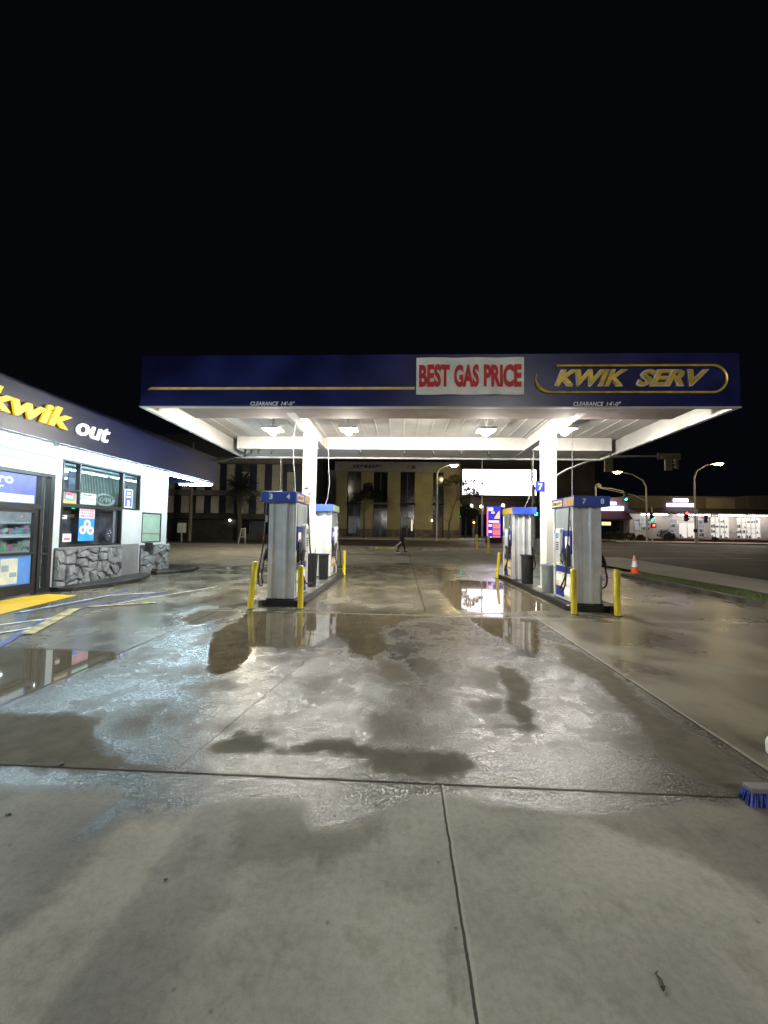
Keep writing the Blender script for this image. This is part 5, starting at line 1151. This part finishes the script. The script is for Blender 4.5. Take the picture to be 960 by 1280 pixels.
# ------------------------------------------------------------------ the person crossing the lot
def person(x, y, z, lab):
    g = thing('person', (x, y, z), lab, 'person')
    # joints, walking towards +x (picture right); name: (pos, radius)
    J = {'pelvis': ((0, 0, .93), .135), 'belly': ((.02, 0, 1.08), .13), 'chest': ((.05, 0, 1.30), .155), 'neckb': ((.08, 0, 1.46), .085), 'neck': ((.10, 0, 1.53), .055), 'headb': ((.125, 0, 1.60), .085), 'head': ((.14, 0, 1.68), .10), 'crown': ((.13, 0, 1.745), .075)}
    for s, n in ((1, 'l'), (-1, 'r')):
        f = .26 if s > 0 else -.24
        J['hip' + n] = ((0, .09 * s, .88), .10); J['knee' + n] = ((f * .62 + .04, .09 * s, .50), .068); J['ankle' + n] = ((f + (-.06 if s < 0 else .0), .09 * s, .10 if s > 0 else .14), .042); J['toe' + n] = ((f + .19 - (.06 if s < 0 else 0), .10 * s, .045), .035)
        a = -.16 if s > 0 else .10
        J['sh' + n] = ((.05, .19 * s, 1.40), .068); J['el' + n] = ((.02 + a * .7, .25 * s, 1.13), .05); J['wr' + n] = ((.10 + a * 1.3, .23 * s, .90), .033); J['hand' + n] = ((.12 + a * 1.35, .22 * s, .82), .036)
    Ed = [('pelvis', 'belly'), ('belly', 'chest'), ('chest', 'neckb'), ('neckb', 'neck'), ('neck', 'headb'), ('headb', 'head'), ('head', 'crown')]
    for n in 'lr': Ed += [('pelvis', 'hip' + n), ('hip' + n, 'knee' + n), ('knee' + n, 'ankle' + n), ('ankle' + n, 'toe' + n), ('chest', 'sh' + n), ('sh' + n, 'el' + n), ('el' + n, 'wr' + n), ('wr' + n, 'hand' + n)]
    # fingers
    for n, s in (('l', 1), ('r', -1)):
        h = J['hand' + n][0]
        for k in range(4):
            nm = 'f%d%s' % (k, n); J[nm] = ((h[0] + .03 - .018 * k, h[1] - .005 * s, h[2] - .085 + .006 * abs(k - 1)), .009); Ed.append(('hand' + n, nm))
        J['th' + n] = ((h[0] + .05, h[1] - .02 * s, h[2] - .03), .010); Ed.append(('hand' + n, 'th' + n))
    names = list(J); me = bpy.data.meshes.new('body'); me.from_pydata([J[k][0] for k in names], [(names.index(a), names.index(b)) for a, b in Ed], [])
    ob = bpy.data.objects.new('tmp', me); COL.objects.link(ob)
    ob.modifiers.new('s', 'SKIN'); 
    for i, k in enumerate(names): me.skin_vertices[0].data[i].radius = (J[k][1],) * 2
    me.skin_vertices[0].data[0].use_root = True
    sd = ob.modifiers.new('d', 'SUBSURF'); sd.levels = sd.render_levels = 2
    bpy.context.view_layer.update(); dg = bpy.context.evaluated_depsgraph_get()
    m2 = bpy.data.meshes.new_from_object(ob.evaluated_get(dg)); bpy.data.objects.remove(ob)
    skin = M('skin', (.38, .22, .15), .6); top = M('black_hoodie', (.012, .012, .013), .85); tro = M('black_trousers', (.014, .014, .016), .85)
    for m in (skin, top, tro): m2.materials.append(m)
    for p in m2.polygons:
        c = p.center; r = math.hypot(c.x, c.y)
        p.material_index = 0 if (c.z > 1.52 or (c.z < .86 and abs(c.y) > .185)) else (1 if (c.z > .90 or abs(c.y) > .185) else 2); p.use_smooth = True
    o = bpy.data.objects.new('body', m2); COL.objects.link(o); o.parent = g
    # face
    mb = MB(); mb.lathe([(.004, -.02), (.016, -.012), (.013, .008), (.004, .03)], (x + .243, y, z + 1.655), 8); mb.build('nose', skin, g)
    mb = MB()
    for s in (-1, 1): mb.lathe([(.003, -.008), (.011, 0), (.003, .008)], (x + .228, y + .035 * s, z + 1.685), 8)
    mb.box(x + .222, x + .232, y - .025, y + .025, z + 1.612, z + 1.622); mb.build('eyes_and_mouth', pk, g)
    # hood up over the hair
    mb = MB(); mb.lathe([(.09, -.15), (.125, -.08), (.135, .0), (.12, .07), (.07, .115), (.01, .125)], (x + .105, y, z + 1.685), 16); mb.build('hood', top, g, smooth=True)
    mb = MB(); mb.lathe([(.19, 0), (.175, .12), (.17, .3)], (x + .01, y, z + .84), 16, sx=.85, sy=1.0); mb.build('hoodie_hem', top, g, smooth=True)
    for s in (1, -1):
        f = .26 if s > 0 else -.30
        mb = MB(); mb.prism([(x + f - .09, z + .0), (x + f + .25, z + .0), (x + f + .25, z + .04), (x + f - .09, z + .04)], y + .09 * s - .05, y + .09 * s + .05, 'y'); sh = mb.build('shoe', letter_white, g, bevel=.015)
        mb = MB(); mb.prism([(x + f - .085, z + .04), (x + f + .23, z + .04), (x + f + .2, z + .08), (x + f + .03, z + .14), (x + f - .08, z + .14)], y + .09 * s - .045, y + .09 * s + .045, 'y'); mb.build('shoe_upper', plastic_black, sh, bevel=.015)
    return g
pz = gz(0, 28)
person(0., 28., pz, 'person in black hooded clothes and pale soled shoes walking across the far lot')
# pale board carried low at the person's side
g = thing('pale_bag', (-.22, 27.72, pz + .5), 'pale flat bag swinging low behind the walking person', 'bag')
mb = MB(); mb.prism([(-.10, pz + .80), (-.02, pz + .84), (.0, pz + .72), (-.34, pz + .47), (-.58, pz + .32), (-.50, pz + .42), (-.32, pz + .62)], 27.70, 27.76, 'y'); mb.build('pouch', M('bag_pale', (.50, .48, .38), .7), g, bevel=.012)
mb = MB(); mb.tube([(-.04, 27.73, pz + .8), (-.02, 27.75, pz + .84)], .012); mb.build('strap', M('bag_pale', (.5, .48, .38), .7), g)

# ------------------------------------------------------------------ night sky, camera, render
w = bpy.data.worlds.new('World'); S.world = w; w.use_nodes = True; nt = w.node_tree; bg = nt.nodes['Background']
sky = nt.nodes.new('ShaderNodeTexSky'); sky.sky_type = 'NISHITA'; sky.sun_disc = False; sky.sun_elevation = R(-4); sky.sun_rotation = R(200)
mx = nt.nodes.new('ShaderNodeMix'); mx.data_type = 'RGBA'; mx.inputs[0].default_value = .98; nt.links.new(sky.outputs[0], mx.inputs[6]); mx.inputs[7].default_value = (.019, .022, .034, 1)
nt.links.new(mx.outputs[2], bg.inputs[0]); bg.inputs[1].default_value = .085
cam = bpy.data.cameras.new('Camera'); co = bpy.data.objects.new('Camera', cam); COL.objects.link(co); S.camera = co
ps, th, ro = .04553989, .04620434, .0155
co.matrix_world = Matrix.Translation((0, 0, 1.62)) @ Matrix.Rotation(ps, 4, 'Z') @ Matrix.Rotation(math.pi / 2 + th, 4, 'X') @ Matrix.Rotation(ro, 4, 'Z')
cam.sensor_fit = 'VERTICAL'; cam.sensor_height = 36; cam.lens = 36 * 490 / 1280; cam.clip_start = .05; cam.clip_end = 2000
S.render.resolution_x, S.render.resolution_y = 768, 1024
S.view_settings.view_transform = 'Standard'; S.view_settings.look = 'None'; S.view_settings.exposure = EXPO; S.view_settings.gamma = 1; S.view_settings.use_curve_mapping = False
cy = S.cycles; cy.use_denoising = True; cy.denoiser = 'OPENIMAGEDENOISE'; cy.denoising_input_passes = 'RGB_ALBEDO_NORMAL'
cy.max_bounces = 6; cy.diffuse_bounces = 3; cy.glossy_bounces = 4; cy.transmission_bounces = 4; cy.transparent_max_bounces = 8; cy.sample_clamp_indirect = 6; cy.use_light_tree = True; cy.caustics_reflective = False; cy.caustics_refractive = False
